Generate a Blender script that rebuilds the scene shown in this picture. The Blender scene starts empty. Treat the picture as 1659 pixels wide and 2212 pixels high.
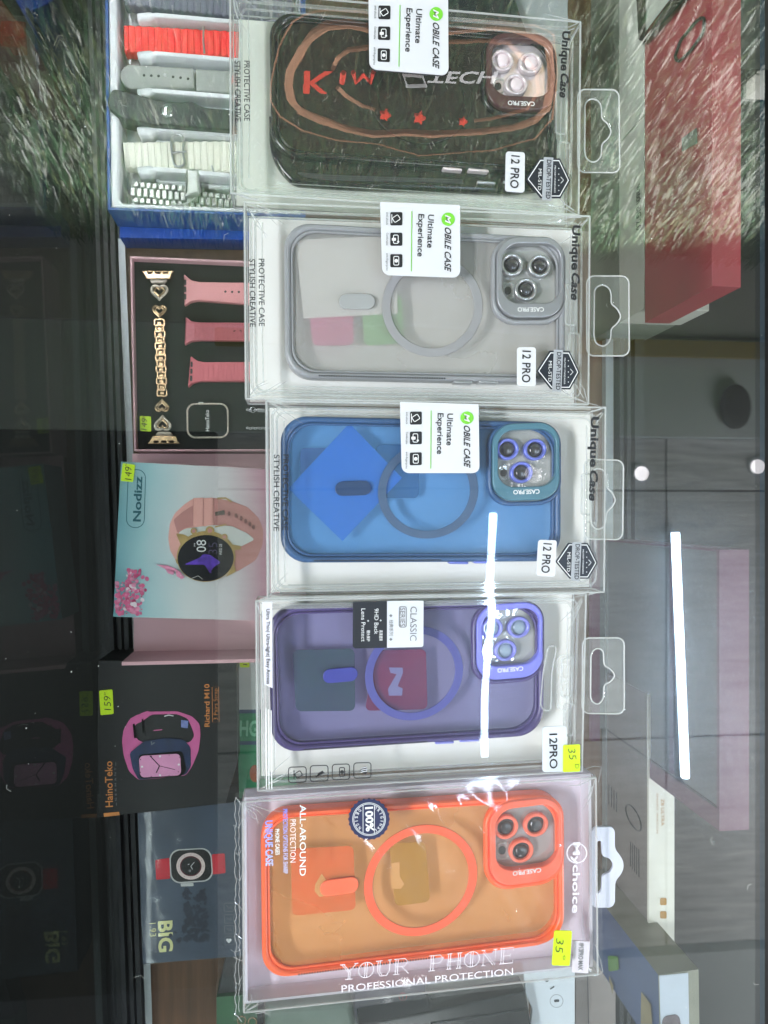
import bpy, bmesh, math, random
from mathutils import Vector, Matrix, noise
random.seed(7)
SC = bpy.context.scene
COL = SC.collection

# ------------------------------------------------------------------ camera
TILT = math.radians(6.5)
CAMZ = 0.40
FPX = 2212 * 26.0 / 36.0
cd = bpy.data.cameras.new('camera')
cd.lens = 26.0; cd.sensor_width = 36.0; cd.sensor_fit = 'AUTO'
cd.clip_start = 0.01; cd.clip_end = 60
cam = bpy.data.objects.new('camera', cd); COL.objects.link(cam)
RIGHT = Vector((0, math.cos(TILT), math.sin(TILT)))
UP = Vector((-1, 0, 0))
FWD = Vector((0, math.sin(TILT), -math.cos(TILT)))
m = Matrix.Identity(4)
for i in range(3):
    m[i][0] = RIGHT[i]; m[i][1] = UP[i]; m[i][2] = -FWD[i]
m[0][3], m[1][3], m[2][3] = 0, 0, CAMZ
cam.matrix_world = m
SC.camera = cam

# ------------------------------------------------------------------ world, exposure
w = bpy.data.worlds.new('World'); SC.world = w; w.use_nodes = True
w.node_tree.nodes['Background'].inputs[0].default_value = (0.75, 0.85, 1, 1)
w.node_tree.nodes['Background'].inputs[1].default_value = 0.05
SC.view_settings.view_transform = 'Standard'; SC.view_settings.look = 'None'
SC.view_settings.exposure = 0.12; SC.view_settings.gamma = 1.0
SC.view_settings.use_curve_mapping = False
cy = SC.cycles
cy.use_denoising = True
cy.max_bounces = 10; cy.diffuse_bounces = 3; cy.glossy_bounces = 5
cy.transmission_bounces = 6; cy.transparent_max_bounces = 40
cy.caustics_reflective = False; cy.caustics_refractive = False
cy.sample_clamp_indirect = 4.0

# ------------------------------------------------------------------ ceiling lamps of the shop, and added fill lights
CEIL = 2.0
def area(name, loc, target, sx, sy, power, col):
    l = bpy.data.lights.new(name, 'AREA'); l.shape = 'RECTANGLE'; l.size = sx; l.size_y = sy
    l.energy = power; l.color = col
    o = bpy.data.objects.new(name, l); COL.objects.link(o); o.location = loc
    d = Vector(target) - Vector(loc)
    o.rotation_euler = d.to_track_quat('-Z', 'Y').to_euler()
    return o
area('ceiling_lamp', (0.45, -2.35, 2.25), (0, 0, 0), 1.4, 0.35, 130, (0.95, 0.98, 1.0))
area('ceiling_lamp', (2.05, 0.35, 1.95), (0, 0.05, 0), 0.4, 1.4, 24, (0.93, 0.97, 1.0))
area('ceiling_fill_uplight', (1.3, 2.7, 0.70), (0.5, 0.9, 2.0), 0.3, 1.6, 92, (0.98, 0.98, 1.0))  # unseen fill lamp added to brighten the mirrored ceiling
area('counter_led_strip', (0.05, -0.188, -0.012), (0.05, 0.16, -0.30), 1.5, 0.008, 3.4, (0.95, 0.98, 1.0))
def spot(name, loc, target, power, ang, col):
    l = bpy.data.lights.new(name, 'SPOT'); l.energy = power; l.spot_size = math.radians(ang); l.spot_blend = .4
    l.shadow_soft_size = .05; l.color = col
    o = bpy.data.objects.new(name, l); COL.objects.link(o); o.location = loc
    o.rotation_euler = (Vector(target) - Vector(loc)).to_track_quat('-Z', 'Y').to_euler()
    return o
spot('grass_fill_spot', (0.00, -1.35, 1.75), (-0.80, 0.10, 1.25), 1350, 44, (1.0, 1.0, 0.96))
spot('grass_fill_spot', (0.00, 2.15, 1.75), (-0.80, 0.60, 1.25), 2600, 44, (1.0, 1.0, 0.96))  # both spots are unseen, added to brighten the mirrored grass

# ------------------------------------------------------------------ pixel helpers (full photo seen at 1659 x 2212)
def W(u, v, z):
    d = RIGHT * ((u - 829.5) / FPX) + UP * ((1106.0 - v) / FPX) + FWD
    t = (z - CAMZ) / d.z
    return Vector((0, 0, CAMZ)) + d * t
CR = dict(A=(493.7, .2315, 0, .2315), B=(877.8, .2976, 0, .2976), C=(515.7, .2315, 427.9, .2315),
          D=(877.8, .2976, 427.9, .2976), E=(548.6, .2315, 855.8, .2315), F=(899.7, .2778, 855.8, .2778),
          G=(537.6, .2381, 1272.8, .2381), H=(899.7, .2844, 1272.8, .2844), I=(493.7, .2513, 1678.7, .2513),
          J=(877.8, .2976, 1656.8, .2976), K=(1261.8, .2394, 0, .2394), L=(1261.8, .2728, 1097.2, .2728),
          M=(1206.9, .2808, 1590.9, .2808), N=(219.4, .2182, 0, .2182), O=(241.4, .2232, 526.7, .2232),
          Q=(219.4, .2249, 965.5, .2249), R=(197.5, .2315, 1404.4, .2315), S=(197.5, .256, 1645.8, .256),
          T=(0, .2232, 0, .2232), U=(0, .3472, 493.7, .3472), V=(0, .3553, 1426.4, .3553))
def X(k, *p):
    a, b, c, d = CR[k]
    if len(p) == 2 and not isinstance(p[0], tuple): return (a + b * p[0], c + d * p[1])
    return [(a + b * q[0], c + d * q[1]) for q in p]
def rect(u0, v0, u1, v1): return [(u0, v0), (u1, v0), (u1, v1), (u0, v1)]
def rnd(poly, r, n=6):
    """round the corners of a polygon (r: number or list)"""
    out = []; N = len(poly)
    for i in range(N):
        p = Vector(poly[i]); a = Vector(poly[i - 1]); b = Vector(poly[(i + 1) % N])
        ri = r[i] if isinstance(r, (list, tuple)) else r
        if ri <= 0: out.append(tuple(p)); continue
        da = (a - p); db = (b - p)
        ri = min(ri, da.length * .49, db.length * .49)
        da.normalize(); db.normalize()
        p0 = p + da * ri; p2 = p + db * ri
        for k in range(n + 1):
            t = k / n
            # rational blend close to a circular arc
            w0, w1, w2 = (1 - t) ** 2, 2 * t * (1 - t) * .72, t * t
            out.append(tuple((p0 * w0 + p * w1 + p2 * w2) / (w0 + w1 + w2)))
    return out
def circ(c, r, n=28, ry=None, rot=0):
    ry = r if ry is None else ry
    o = []
    for k in range(n):
        a = 2 * math.pi * k / n
        x, y = r * math.cos(a), ry * math.sin(a)
        o.append((c[0] + x * math.cos(rot) - y * math.sin(rot), c[1] + x * math.sin(rot) + y * math.cos(rot)))
    return o
def qmap(src, dst):
    """bilinear map from one quad to another"""
    s = [Vector(p) for p in src]; d = [Vector(p) for p in dst]
    def f(p):
        p = Vector(p); a, b = .5, .5
        for _ in range(12):
            q = s[0] * (1 - a) * (1 - b) + s[1] * a * (1 - b) + s[2] * a * b + s[3] * (1 - a) * b
            ea = (s[1] - s[0]) * (1 - b) + (s[2] - s[3]) * b
            eb = (s[3] - s[0]) * (1 - a) + (s[2] - s[1]) * a
            r = p - q; det = ea.x * eb.y - ea.y * eb.x
            a += (r.x * eb.y - r.y * eb.x) / det; b += (ea.x * r.y - ea.y * r.x) / det
        return tuple(d[0] * (1 - a) * (1 - b) + d[1] * a * (1 - b) + d[2] * a * b + d[3] * (1 - a) * b)
    return f
def inset(poly, k, c=None):
    """shrink a roughly convex polygon towards its centre by k pixels"""
    N = len(poly); cx = sum(p[0] for p in poly) / N; cy_ = sum(p[1] for p in poly) / N
    xs = [p[0] for p in poly]; ys = [p[1] for p in poly]
    sx = 1 - 2 * k / (max(xs) - min(xs)); sy = 1 - 2 * k / (max(ys) - min(ys))
    return [(cx + (p[0] - cx) * sx, cy_ + (p[1] - cy_) * sy) for p in poly]

# ------------------------------------------------------------------ materials
def lin(c):
    return tuple(((x / 255) / 12.92 if x <= 10 else (((x / 255) + .055) / 1.055) ** 2.4) for x in c)
MATS = {}
def newmat(name):
    mt = bpy.data.materials.new(name); mt.use_nodes = True
    nt = mt.node_tree; nt.nodes.clear()
    out = nt.nodes.new('ShaderNodeOutputMaterial')
    return mt, nt, out
def L(nt, a, b): nt.links.new(a, b)
def nd(nt, t, **kw):
    n = nt.nodes.new(t)
    for k, v in kw.items(): setattr(n, k, v)
    return n
def coords(nt, scale=(1, 1, 1)):
    tc = nd(nt, 'ShaderNodeTexCoord'); mp = nd(nt, 'ShaderNodeMapping')
    mp.inputs['Scale'].default_value = scale
    L(nt, tc.outputs['Object'], mp.inputs['Vector'])
    return mp.outputs['Vector']
def pm(name, rgb, rough=.5, metal=0.0, var=.08, vs=60, bump=0.0, bs=400, spec=.5, emit=0, emitc=None, coat=0, aniso=(1, 1, 1)):
    """principled material; rgb in 0-255 sRGB; var = mottling strength"""
    if name in MATS: return MATS[name]
    mt, nt, out = newmat(name)
    p = nd(nt, 'ShaderNodeBsdfPrincipled'); L(nt, p.outputs[0], out.inputs[0])
    c = lin(rgb) + (1,)
    p.inputs['Roughness'].default_value = rough; p.inputs['Metallic'].default_value = metal
    p.inputs['Specular IOR Level'].default_value = spec
    p.inputs['Coat Weight'].default_value = coat
    v = coords(nt, aniso)
    if var > 0:
        n = nd(nt, 'ShaderNodeTexNoise'); n.inputs['Scale'].default_value = vs; n.inputs['Detail'].default_value = 5
        L(nt, v, n.inputs['Vector'])
        mr = nd(nt, 'ShaderNodeMapRange'); mr.inputs['From Min'].default_value = .25; mr.inputs['From Max'].default_value = .75
        mr.inputs['To Min'].default_value = 1 - var; mr.inputs['To Max'].default_value = 1 + var
        L(nt, n.outputs['Fac'], mr.inputs['Value'])
        mx = nd(nt, 'ShaderNodeMix', data_type='RGBA', blend_type='MULTIPLY'); mx.inputs['Factor'].default_value = 1
        mx.inputs['A'].default_value = c; L(nt, mr.outputs[0], mx.inputs['B'])
        L(nt, mx.outputs['Result'], p.inputs['Base Color'])
    else: p.inputs['Base Color'].default_value = c
    if bump > 0:
        n2 = nd(nt, 'ShaderNodeTexNoise'); n2.inputs['Scale'].default_value = bs; n2.inputs['Detail'].default_value = 4
        L(nt, v, n2.inputs['Vector'])
        b = nd(nt, 'ShaderNodeBump'); b.inputs['Strength'].default_value = bump; b.inputs['Distance'].default_value = .001
        L(nt, n2.outputs['Fac'], b.inputs['Height']); L(nt, b.outputs[0], p.inputs['Normal'])
    if emit:
        p.inputs['Emission Color'].default_value = lin(emitc or rgb) + (1,)
        p.inputs['Emission Strength'].default_value = emit
    MATS[name] = mt; return mt
def clear(name, f0=.05, tint=(1, 1, 1), rough=.02, haze=0.0, hazec=(1, 1, 1), bump=0, bs=30, refl=(1, 1, 1), smudge=0, srough=.24):
    """thin clear sheet: see-through with a mirror-like part that grows at grazing angles"""
    if name in MATS: return MATS[name]
    mt, nt, out = newmat(name)
    lw = nd(nt, 'ShaderNodeLayerWeight'); lw.inputs['Blend'].default_value = .5
    pw = nd(nt, 'ShaderNodeMath', operation='POWER'); L(nt, lw.outputs['Facing'], pw.inputs[0]); pw.inputs[1].default_value = 5
    ma = nd(nt, 'ShaderNodeMath', operation='MULTIPLY_ADD'); L(nt, pw.outputs[0], ma.inputs[0])
    ma.inputs[1].default_value = 1 - f0; ma.inputs[2].default_value = f0
    tr = nd(nt, 'ShaderNodeBsdfTransparent'); tr.inputs[0].default_value = tuple(tint) + (1,)
    gl = nd(nt, 'ShaderNodeBsdfGlossy'); gl.inputs['Roughness'].default_value = rough
    gl.inputs['Color'].default_value = tuple(refl) + (1,)
    glo = gl.outputs[0]
    if smudge > 0:                      # greasy, dusty film: part of the mirror image is scattered into a soft glow
        g2 = nd(nt, 'ShaderNodeBsdfGlossy'); g2.distribution = 'BECKMANN'; g2.inputs['Roughness'].default_value = srough
        g2.inputs['Color'].default_value = tuple(refl) + (1,)
        nz = nd(nt, 'ShaderNodeTexNoise'); nz.inputs['Scale'].default_value = 26; nz.inputs['Detail'].default_value = 7; nz.inputs['Distortion'].default_value = 1.2
        L(nt, coords(nt), nz.inputs['Vector'])
        mg = nd(nt, 'ShaderNodeMath', operation='MULTIPLY'); L(nt, nz.outputs['Fac'], mg.inputs[0]); mg.inputs[1].default_value = 2 * smudge
        ms_ = nd(nt, 'ShaderNodeMixShader'); L(nt, mg.outputs[0], ms_.inputs[0]); L(nt, glo, ms_.inputs[1]); L(nt, g2.outputs[0], ms_.inputs[2])
        glo = ms_.outputs[0]
    base = tr.outputs[0]
    if haze > 0:
        df = nd(nt, 'ShaderNodeBsdfDiffuse'); df.inputs[0].default_value = tuple(hazec) + (1,)
        mh = nd(nt, 'ShaderNodeMixShader'); mh.inputs[0].default_value = haze
        L(nt, base, mh.inputs[1]); L(nt, df.outputs[0], mh.inputs[2]); base = mh.outputs[0]
    mx = nd(nt, 'ShaderNodeMixShader'); L(nt, ma.outputs[0], mx.inputs[0])
    L(nt, base, mx.inputs[1]); L(nt, glo, mx.inputs[2]); L(nt, mx.outputs[0], out.inputs[0])
    if bump > 0:
        v = coords(nt)
        n2 = nd(nt, 'ShaderNodeTexNoise'); n2.inputs['Scale'].default_value = bs; n2.inputs['Detail'].default_value = 3
        L(nt, v, n2.inputs['Vector'])
        b = nd(nt, 'ShaderNodeBump'); b.inputs['Strength'].default_value = bump; b.inputs['Distance'].default_value = .002
        L(nt, n2.outputs['Fac'], b.inputs['Height']); L(nt, b.outputs[0], gl.inputs['Normal'])
    MATS[name] = mt; return mt
def ramp_mat(name, stops, axis, lo, hi, rough=.4, wob=.0, ws=20, spec=.5):
    """printed colour gradient along an object-space axis ('X','Y' or vector)"""
    mt, nt, out = newmat(name)
    p = nd(nt, 'ShaderNodeBsdfPrincipled'); L(nt, p.outputs[0], out.inputs[0])
    p.inputs['Roughness'].default_value = rough; p.inputs['Specular IOR Level'].default_value = spec
    v = coords(nt)
    dt = nd(nt, 'ShaderNodeVectorMath', operation='DOT_PRODUCT'); L(nt, v, dt.inputs[0]); dt.inputs[1].default_value = axis
    n = nd(nt, 'ShaderNodeTexNoise'); n.inputs['Scale'].default_value = ws; L(nt, v, n.inputs['Vector'])
    mr = nd(nt, 'ShaderNodeMapRange'); mr.inputs['From Min'].default_value = lo; mr.inputs['From Max'].default_value = hi
    L(nt, dt.outputs['Value'], mr.inputs['Value'])
    ad = nd(nt, 'ShaderNodeMath', operation='MULTIPLY_ADD'); L(nt, n.outputs['Fac'], ad.inputs[0]); ad.inputs[1].default_value = wob
    sb = nd(nt, 'ShaderNodeMath', operation='SUBTRACT'); L(nt, mr.outputs[0], sb.inputs[0]); sb.inputs[1].default_value = wob * .5
    L(nt, sb.outputs[0], ad.inputs[2])
    cr = nd(nt, 'ShaderNodeValToRGB'); L(nt, ad.outputs[0], cr.inputs[0])
    e = cr.color_ramp.elements
    while len(e) < len(stops): e.new(.5)
    for i, (q, c) in enumerate(stops): e[i].position = q; e[i].color = lin(c) + (1,)
    L(nt, cr.outputs[0], p.inputs['Base Color'])
    return mt

# ------------------------------------------------------------------ mesh builder
def curve_mesh(cu):
    o = bpy.data.objects.new('tmp', cu)
    me = bpy.data.meshes.new_from_object(o)
    bpy.data.objects.remove(o); bpy.data.curves.remove(cu)
    return me
class MB:
    def __init__(s): s.v = []; s.f = []; s.mi = []; s.mats = []
    def mid(s, mt):
        if mt not in s.mats: s.mats.append(mt)
        return s.mats.index(mt)
    def add(s, vs, fs, mt):
        k = s.mid(mt); b = len(s.v); s.v += [tuple(p) for p in vs]
        for f in fs: s.f.append(tuple(i + b for i in f)); s.mi.append(k)
    def addmesh(s, me, M, mt):
        s.add([M @ v.co for v in me.vertices], [tuple(p.vertices) for p in me.polygons], mt)
        bpy.data.meshes.remove(me)
    def shape(s, loops, z0, z1, mt, bevel=0):
        """extruded flat outline with holes; loops are world xy"""
        cu = bpy.data.curves.new('c', 'CURVE'); cu.dimensions = '2D'; cu.fill_mode = 'BOTH'
        h = (z1 - z0) / 2
        bevel = min(bevel, h * .98)
        cu.extrude = max(h - bevel, 0)
        if bevel > 0: cu.bevel_depth = bevel; cu.bevel_resolution = 3; cu.offset = -bevel
        for lp in loops:
            sp = cu.splines.new('POLY'); sp.points.add(len(lp) - 1)
            for q, p in zip(sp.points, lp): q.co = (p[0], p[1], 0, 1)
            sp.use_cyclic_u = True
        if h <= 1e-7: cu.extrude = 0
        s.addmesh(curve_mesh(cu), Matrix.Translation((0, 0, (z0 + z1) / 2)), mt)
    def px(s, loops, zr, z0, z1, mt, bevel=0):
        """same, loops in photo pixels seen at height zr"""
        if isinstance(loops[0][0], (int, float)): loops = [loops]
        s.shape([[W(p[0], p[1], zr).xy for p in lp] for lp in loops], z0, z1, mt, bevel)
    def flat(s, loops, z, mt): s.px(loops, z, z, z, mt)
    def stroke(s, pts, z, wpx, mt, closed=False):
        """flat ribbon along photo pixels"""
        P = [W(p[0], p[1], z) for p in pts]; hw = wpx * (CAMZ - z) / FPX / 2
        N = len(P); vs = []
        for i in range(N):
            a = P[i - 1] if (i > 0 or closed) else P[i]; b = P[(i + 1) % N] if (i < N - 1 or closed) else P[i]
            t = (b - a); t = t.normalized() if t.length > 1e-9 else Vector((1, 0, 0))
            n = Vector((-t.y, t.x, 0)) * hw
            vs += [P[i] + n, P[i] - n]
        fs = [(2 * i, 2 * i + 1, 2 * ((i + 1) % N) + 1, 2 * ((i + 1) % N)) for i in range(N if closed else N - 1)]
        s.add(vs, fs, mt)
    def tube(s, P, r, mt, closed=False, n=8):
        P = [Vector(p) for p in P]; N = len(P); vs = []; fs = []
        for i in range(N):
            a = P[i - 1] if (i > 0 or closed) else P[i]; b = P[(i + 1) % N] if (i < N - 1 or closed) else P[i]
            t = (b - a).normalized(); h = Vector((0, 0, 1)) if abs(t.z) < .9 else Vector((1, 0, 0))
            e1 = t.cross(h).normalized(); e2 = t.cross(e1)
            rr = r[i] if isinstance(r, (list, tuple)) else r
            for k in range(n):
                q = 2 * math.pi * k / n
                vs.append(P[i] + e1 * rr * math.cos(q) + e2 * rr * math.sin(q))
        for i in range(N if closed else N - 1):
            j = (i + 1) % N
            for k in range(n): fs.append((i * n + k, i * n + (k + 1) % n, j * n + (k + 1) % n, j * n + k))
        if not closed: fs.append(tuple(range(n))); fs.append(tuple((N - 1) * n + k for k in reversed(range(n))))
        s.add(vs, fs, mt)
    def ptube(s, pts, z, rpx, mt, closed=False, n=8):
        s.tube([W(p[0], p[1], z) for p in pts], rpx * (CAMZ - z) / FPX, mt, closed, n)
    def box(s, x0, y0, z0, x1, y1, z1, mt):
        vs = [(x, y, z) for z in (z0, z1) for x, y in ((x0, y0), (x1, y0), (x1, y1), (x0, y1))]
        s.add(vs, [(3, 2, 1, 0), (4, 5, 6, 7), (0, 1, 5, 4), (1, 2, 6, 5), (2, 3, 7, 6), (3, 0, 4, 7)], mt)
    def dome(s, c, r, z, h, mt, n=20, rings=5):
        """low lens-like dome, centre in pixels at height z"""
        C = W(c[0], c[1], z); R = r * (CAMZ - z) / FPX; vs = []; fs = []
        for j in range(rings):
            a = math.pi / 2 * j / rings
            for k in range(n):
                q = 2 * math.pi * k / n
                vs.append((C.x + R * math.cos(a) * math.cos(q), C.y + R * math.cos(a) * math.sin(q), C.z + h * math.sin(a)))
        vs.append((C.x, C.y, C.z + h))
        for j in range(rings - 1):
            for k in range(n): fs.append((j * n + k, j * n + (k + 1) % n, (j + 1) * n + (k + 1) % n, (j + 1) * n + k))
        for k in range(n): fs.append(((rings - 1) * n + k, (rings - 1) * n + (k + 1) % n, rings * n))
        s.add(vs, fs, mt)
    def text(s, body, p0, p1, hpx, z, mt, bold=0, shear=0, plane=None, spacing=1.0):
        """text whose baseline runs from pixel p0 to p1, capital height hpx"""
        cu = bpy.data.curves.new('t', 'FONT'); cu.body = body; cu.size = 1; cu.shear = shear
        cu.offset = bold; cu.resolution_u = 3; cu.space_character = spacing
        me = curve_mesh(cu)
        xs = [v.co.x for v in me.vertices]
        if not xs: return
        x0, x1 = min(xs), max(xs)
        if plane: a, b, upv = plane
        else:
            a = W(p0[0], p0[1], z); b = W(p1[0], p1[1], z); upv = None
        bx = (b - a); wid = bx.length; bx = bx / wid
        uy = Vector((-bx.y, bx.x, 0)) if upv is None else upv
        nz = bx.cross(uy)
        H = hpx * (CAMZ - z) / FPX / .70 if plane is None else hpx / .70
        sx = wid / max(x1 - x0, 1e-6)
        vs = [a + bx * ((v.co.x - x0) * sx) + uy * (v.co.y * H) + nz * 0 for v in me.vertices]
        s.add(vs, [tuple(p.vertices) for p in me.polygons], mt)
        bpy.data.meshes.remove(me)
    def sheet(s, quad, z, nu, nv, mt, amp=0, sc=40, seed=0, ridge=False):
        """wavy sheet over a pixel quad"""
        c = [W(p[0], p[1], z) for p in quad]; vs = []; fs = []
        for i in range(nu + 1):
            for j in range(nv + 1):
                a, b = i / nu, j / nv
                p = c[0] * (1 - a) * (1 - b) + c[1] * a * (1 - b) + c[2] * a * b + c[3] * (1 - a) * b
                e = min(1, 8 * min(a, 1 - a, b, 1 - b))
                q = noise.noise(Vector((p.x * sc + seed, p.y * sc * .7, seed * 1.7)))
                if ridge:                # long creases running mostly one way, kinked by a slow wave
                    c1 = .8 * p.x + .6 * p.y; c2 = -.6 * p.x + .8 * p.y
                    k = .02 * noise.noise(Vector((p.x * 14, p.y * 14, seed + 4)))
                    q = 1 - 2 * abs(noise.noise(Vector(((c1 + k) * sc * .35, (c2 + k) * sc * 2.2, seed)))) + .7 * (1 - 2 * abs(noise.noise(Vector(((c2 - k) * sc * .5, (c1 + k) * sc * 1.6, seed + 9)))))
                vs.append((p.x, p.y, p.z + amp * q * e))
        for i in range(nu):
            for j in range(nv):
                k = i * (nv + 1) + j
                fs.append((k, k + nv + 1, k + nv + 2, k + 1))
        s.add(vs, fs, mt)
    def build(s, name, parent=None, smooth=40):
        me = bpy.data.meshes.new(name)
        if parent is None:
            k = len(s.v); org = Vector((sum(p[0] for p in s.v) / k, sum(p[1] for p in s.v) / k, min(p[2] for p in s.v)))
        else:
            org = parent.location.copy(); q = parent
            while q.parent: q = q.parent; org += q.location
        me.from_pydata([tuple(Vector(p) - org) for p in s.v], [], s.f)
        for mt in s.mats: me.materials.append(mt)
        for p, k in zip(me.polygons, s.mi): p.material_index = k
        if smooth:
            me.polygons.foreach_set('use_smooth', [True] * len(me.polygons))
            me.set_sharp_from_angle(angle=math.radians(smooth))
        me.update()
        o = bpy.data.objects.new(name, me); COL.objects.link(o)
        if parent is None: o.location = org
        else: o.parent = parent
        return o
def tag(o, label=None, cat=None, group=None, kind=None):
    if label: o['label'] = label
    if cat: o['category'] = cat
    if group: o['group'] = group
    if kind: o['kind'] = kind
    return o
def thing(name, label, cat, loc, group=None):
    o = bpy.data.objects.new(name, None); COL.objects.link(o); o.location = loc
    o.empty_display_size = .02
    return tag(o, label, cat, group)
def part(name, parent, fn, label=None):
    b = MB(); fn(b); o = b.build(name, parent)
    if label: o['label'] = label
    return o
# ================================================================== setting: room round the counter
FLOORZ = -0.95
m_floor = pm('floor tile', (20, 19, 18), .6, var=.25, vs=6)
b = MB(); b.box(-6, -6, FLOORZ - .02, 6, 6, FLOORZ, m_floor); tag(b.build('floor'), kind='structure')

def VR(u, v, z=CEIL):
    """point of the room that the counter glass mirrors at photo pixel (u, v)"""
    p = W(u, v, -z); return Vector((p.x, p.y, z))
def ceil_mat():
    mt, nt, out = newmat('wood grain ceiling panel')
    p = nd(nt, 'ShaderNodeBsdfPrincipled'); L(nt, p.outputs[0], out.inputs[0]); p.inputs['Roughness'].default_value = .55
    v = coords(nt, (22, 2.2, 1))
    n = nd(nt, 'ShaderNodeTexNoise'); n.inputs['Scale'].default_value = 2.2; n.inputs['Detail'].default_value = 8; n.inputs['Distortion'].default_value = .8
    L(nt, v, n.inputs['Vector'])
    cr = nd(nt, 'ShaderNodeValToRGB'); L(nt, n.outputs['Fac'], cr.inputs[0])
    cr.color_ramp.elements[0].position = .3; cr.color_ramp.elements[0].color = lin((170, 173, 172)) + (1,)
    cr.color_ramp.elements[1].position = .7; cr.color_ramp.elements[1].color = lin((216, 219, 217)) + (1,)
    L(nt, cr.outputs[0], p.inputs['Base Color'])
    return mt
m_ceil = ceil_mat()
m_dark = pm('dark bulkhead paint', (196, 206, 206), .6, var=.12, vs=3)
m_joint = pm('dark panel joint', (30, 32, 32), .8, var=0)
xw = VR(1450, 592).x                        # grass wall stands here
xb = VR(1450, 948).x                        # panels begin here
xe = VR(1560, 2035).x                       # panels end here
b = MB()
y_cut = VR(1440, 1000).y; x_cut = VR(1440, 1060).x
gap = .004
xs = [xb, x_cut - gap, x_cut + gap, x_cut + .84, x_cut + .848, xe]
ys = [VR(470, 1106).y, y_cut - .454, y_cut - .446, y_cut - .004, y_cut + .004, y_cut + .455, y_cut + .463, y_cut + 1.2]
for i in range(0, len(xs), 2):
    for j in range(0, len(ys), 2):
        b.box(xs[i], ys[j], CEIL, xs[i + 1], ys[j + 1], CEIL + .012, m_ceil)
b.box(xb, ys[0], CEIL + .0125, xe, ys[-1], CEIL + .02, m_joint)
tag(b.build('ceiling'), kind='structure')
YL = VR(-200, 1106).y
b = MB(); xl = VR(1450, 735).x; b.box(xw - .3, YL, CEIL - .06, xl - .001, ys[-1], CEIL + .02, pm('light bulkhead paint', (176, 176, 172), .6, var=.1, vs=3)); b.box(xl, YL, CEIL - .05, xb - .002, ys[-1], CEIL + .02, m_dark); b.box(xb, YL, CEIL - .05, xe, ys[0] - .002, CEIL + .02, pm('black mirror stand-in', (9, 10, 11), .8, var=.1))  # black section added for the dark mirror image of someone in front
b.box(VR(1, 708).x, ys[0], CEIL - .085, VR(1, 745).x, ys[-1], CEIL - .0605, pm('ochre trim', (150, 132, 60), .6))
b.box(xe + .002, ys[0], CEIL - .05, xe + 1.2, ys[-1], CEIL + .02, m_dark)
tag(b.build('ceiling_bulkhead'), kind='structure')
b = MB(); b.box(xw - .12, -1.2, FLOORZ, xw - .05, 2.4, CEIL - .061, pm('shop wall paint', (70, 72, 66), .8)); tag(b.build('side_wall'), kind='structure')

# artificial grass on the side wall, mirrored in the glass and in the first two packs
g = thing('grass_wall_panel', 'green artificial grass panel covering the wall, mirrored in the glass as glinting blades', 'grass panel', (xw - .045, .3, .2))
part('backing', g, lambda b: b.box(xw - .0495, -.75, -.5, xw - .04, 1.7, CEIL - .065, pm('dark grass backing', (34, 48, 36), .9, var=.4, vs=30)))
rg = random.Random(3)
gm = [pm('grass green', (46, 78, 48), .35, var=.3, vs=15, spec=.8), pm('grass olive', (74, 86, 54), .4, var=.3, vs=15, spec=.8), pm('grass painted glint', (238, 242, 230), .25, var=.1, spec=1)]  # pale blades stand in for glints of light on the grass
mbs = MB(); buf = {0: ([], []), 1: ([], []), 2: ([], [])}
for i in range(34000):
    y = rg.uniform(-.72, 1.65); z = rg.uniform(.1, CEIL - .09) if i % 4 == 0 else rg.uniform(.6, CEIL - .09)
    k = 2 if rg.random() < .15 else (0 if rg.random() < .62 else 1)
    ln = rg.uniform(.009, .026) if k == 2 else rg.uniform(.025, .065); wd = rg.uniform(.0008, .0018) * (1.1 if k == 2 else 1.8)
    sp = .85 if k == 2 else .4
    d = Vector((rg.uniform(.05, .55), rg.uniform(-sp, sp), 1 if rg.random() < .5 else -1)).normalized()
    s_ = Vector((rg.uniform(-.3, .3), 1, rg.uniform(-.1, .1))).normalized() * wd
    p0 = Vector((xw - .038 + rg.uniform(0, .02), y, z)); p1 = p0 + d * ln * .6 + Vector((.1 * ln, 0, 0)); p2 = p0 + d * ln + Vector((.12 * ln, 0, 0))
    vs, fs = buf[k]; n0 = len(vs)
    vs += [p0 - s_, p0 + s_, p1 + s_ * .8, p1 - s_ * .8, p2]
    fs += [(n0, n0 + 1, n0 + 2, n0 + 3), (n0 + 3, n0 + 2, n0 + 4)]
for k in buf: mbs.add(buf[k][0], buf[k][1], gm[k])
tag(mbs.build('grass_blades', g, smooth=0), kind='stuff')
# shop sign on the grass: two loops of copper tubing, red and white lettering
def sg(u, v, off=.0):
    """point on the sign plane mirrored at pixel (u, v)"""
    p = W(u, v, -1.0); d = (p - cam.location); t = (xw + .03 + off - cam.location.x) / d.x
    q = cam.location + d * t; return Vector((q.x, q.y, -q.z))
sign = thing('wall_sign', 'copper outlined sign with red and white lettering mirrored in the black phone case', 'sign', sg(880, 200))
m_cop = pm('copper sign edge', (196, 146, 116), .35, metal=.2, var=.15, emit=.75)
loop = X('A', (1300, 400), (1100, 360), (900, 385), (780, 460), (680, 590), (590, 760), (570, 900), (590, 1040), (670, 1150), (830, 1230), (1080, 1320), (1330, 1365), (1659, 1350)) + \
       X('B', (150, 1060), (480, 1040), (740, 1000), (900, 940), (980, 860), (1000, 650), (975, 430), (850, 350), (700, 300), (580, 285), (330, 310), (60, 370))
part('sign_outline', sign, lambda b: b.tube([sg(*p) for p in loop], .0075, m_cop, True, 8))
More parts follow.
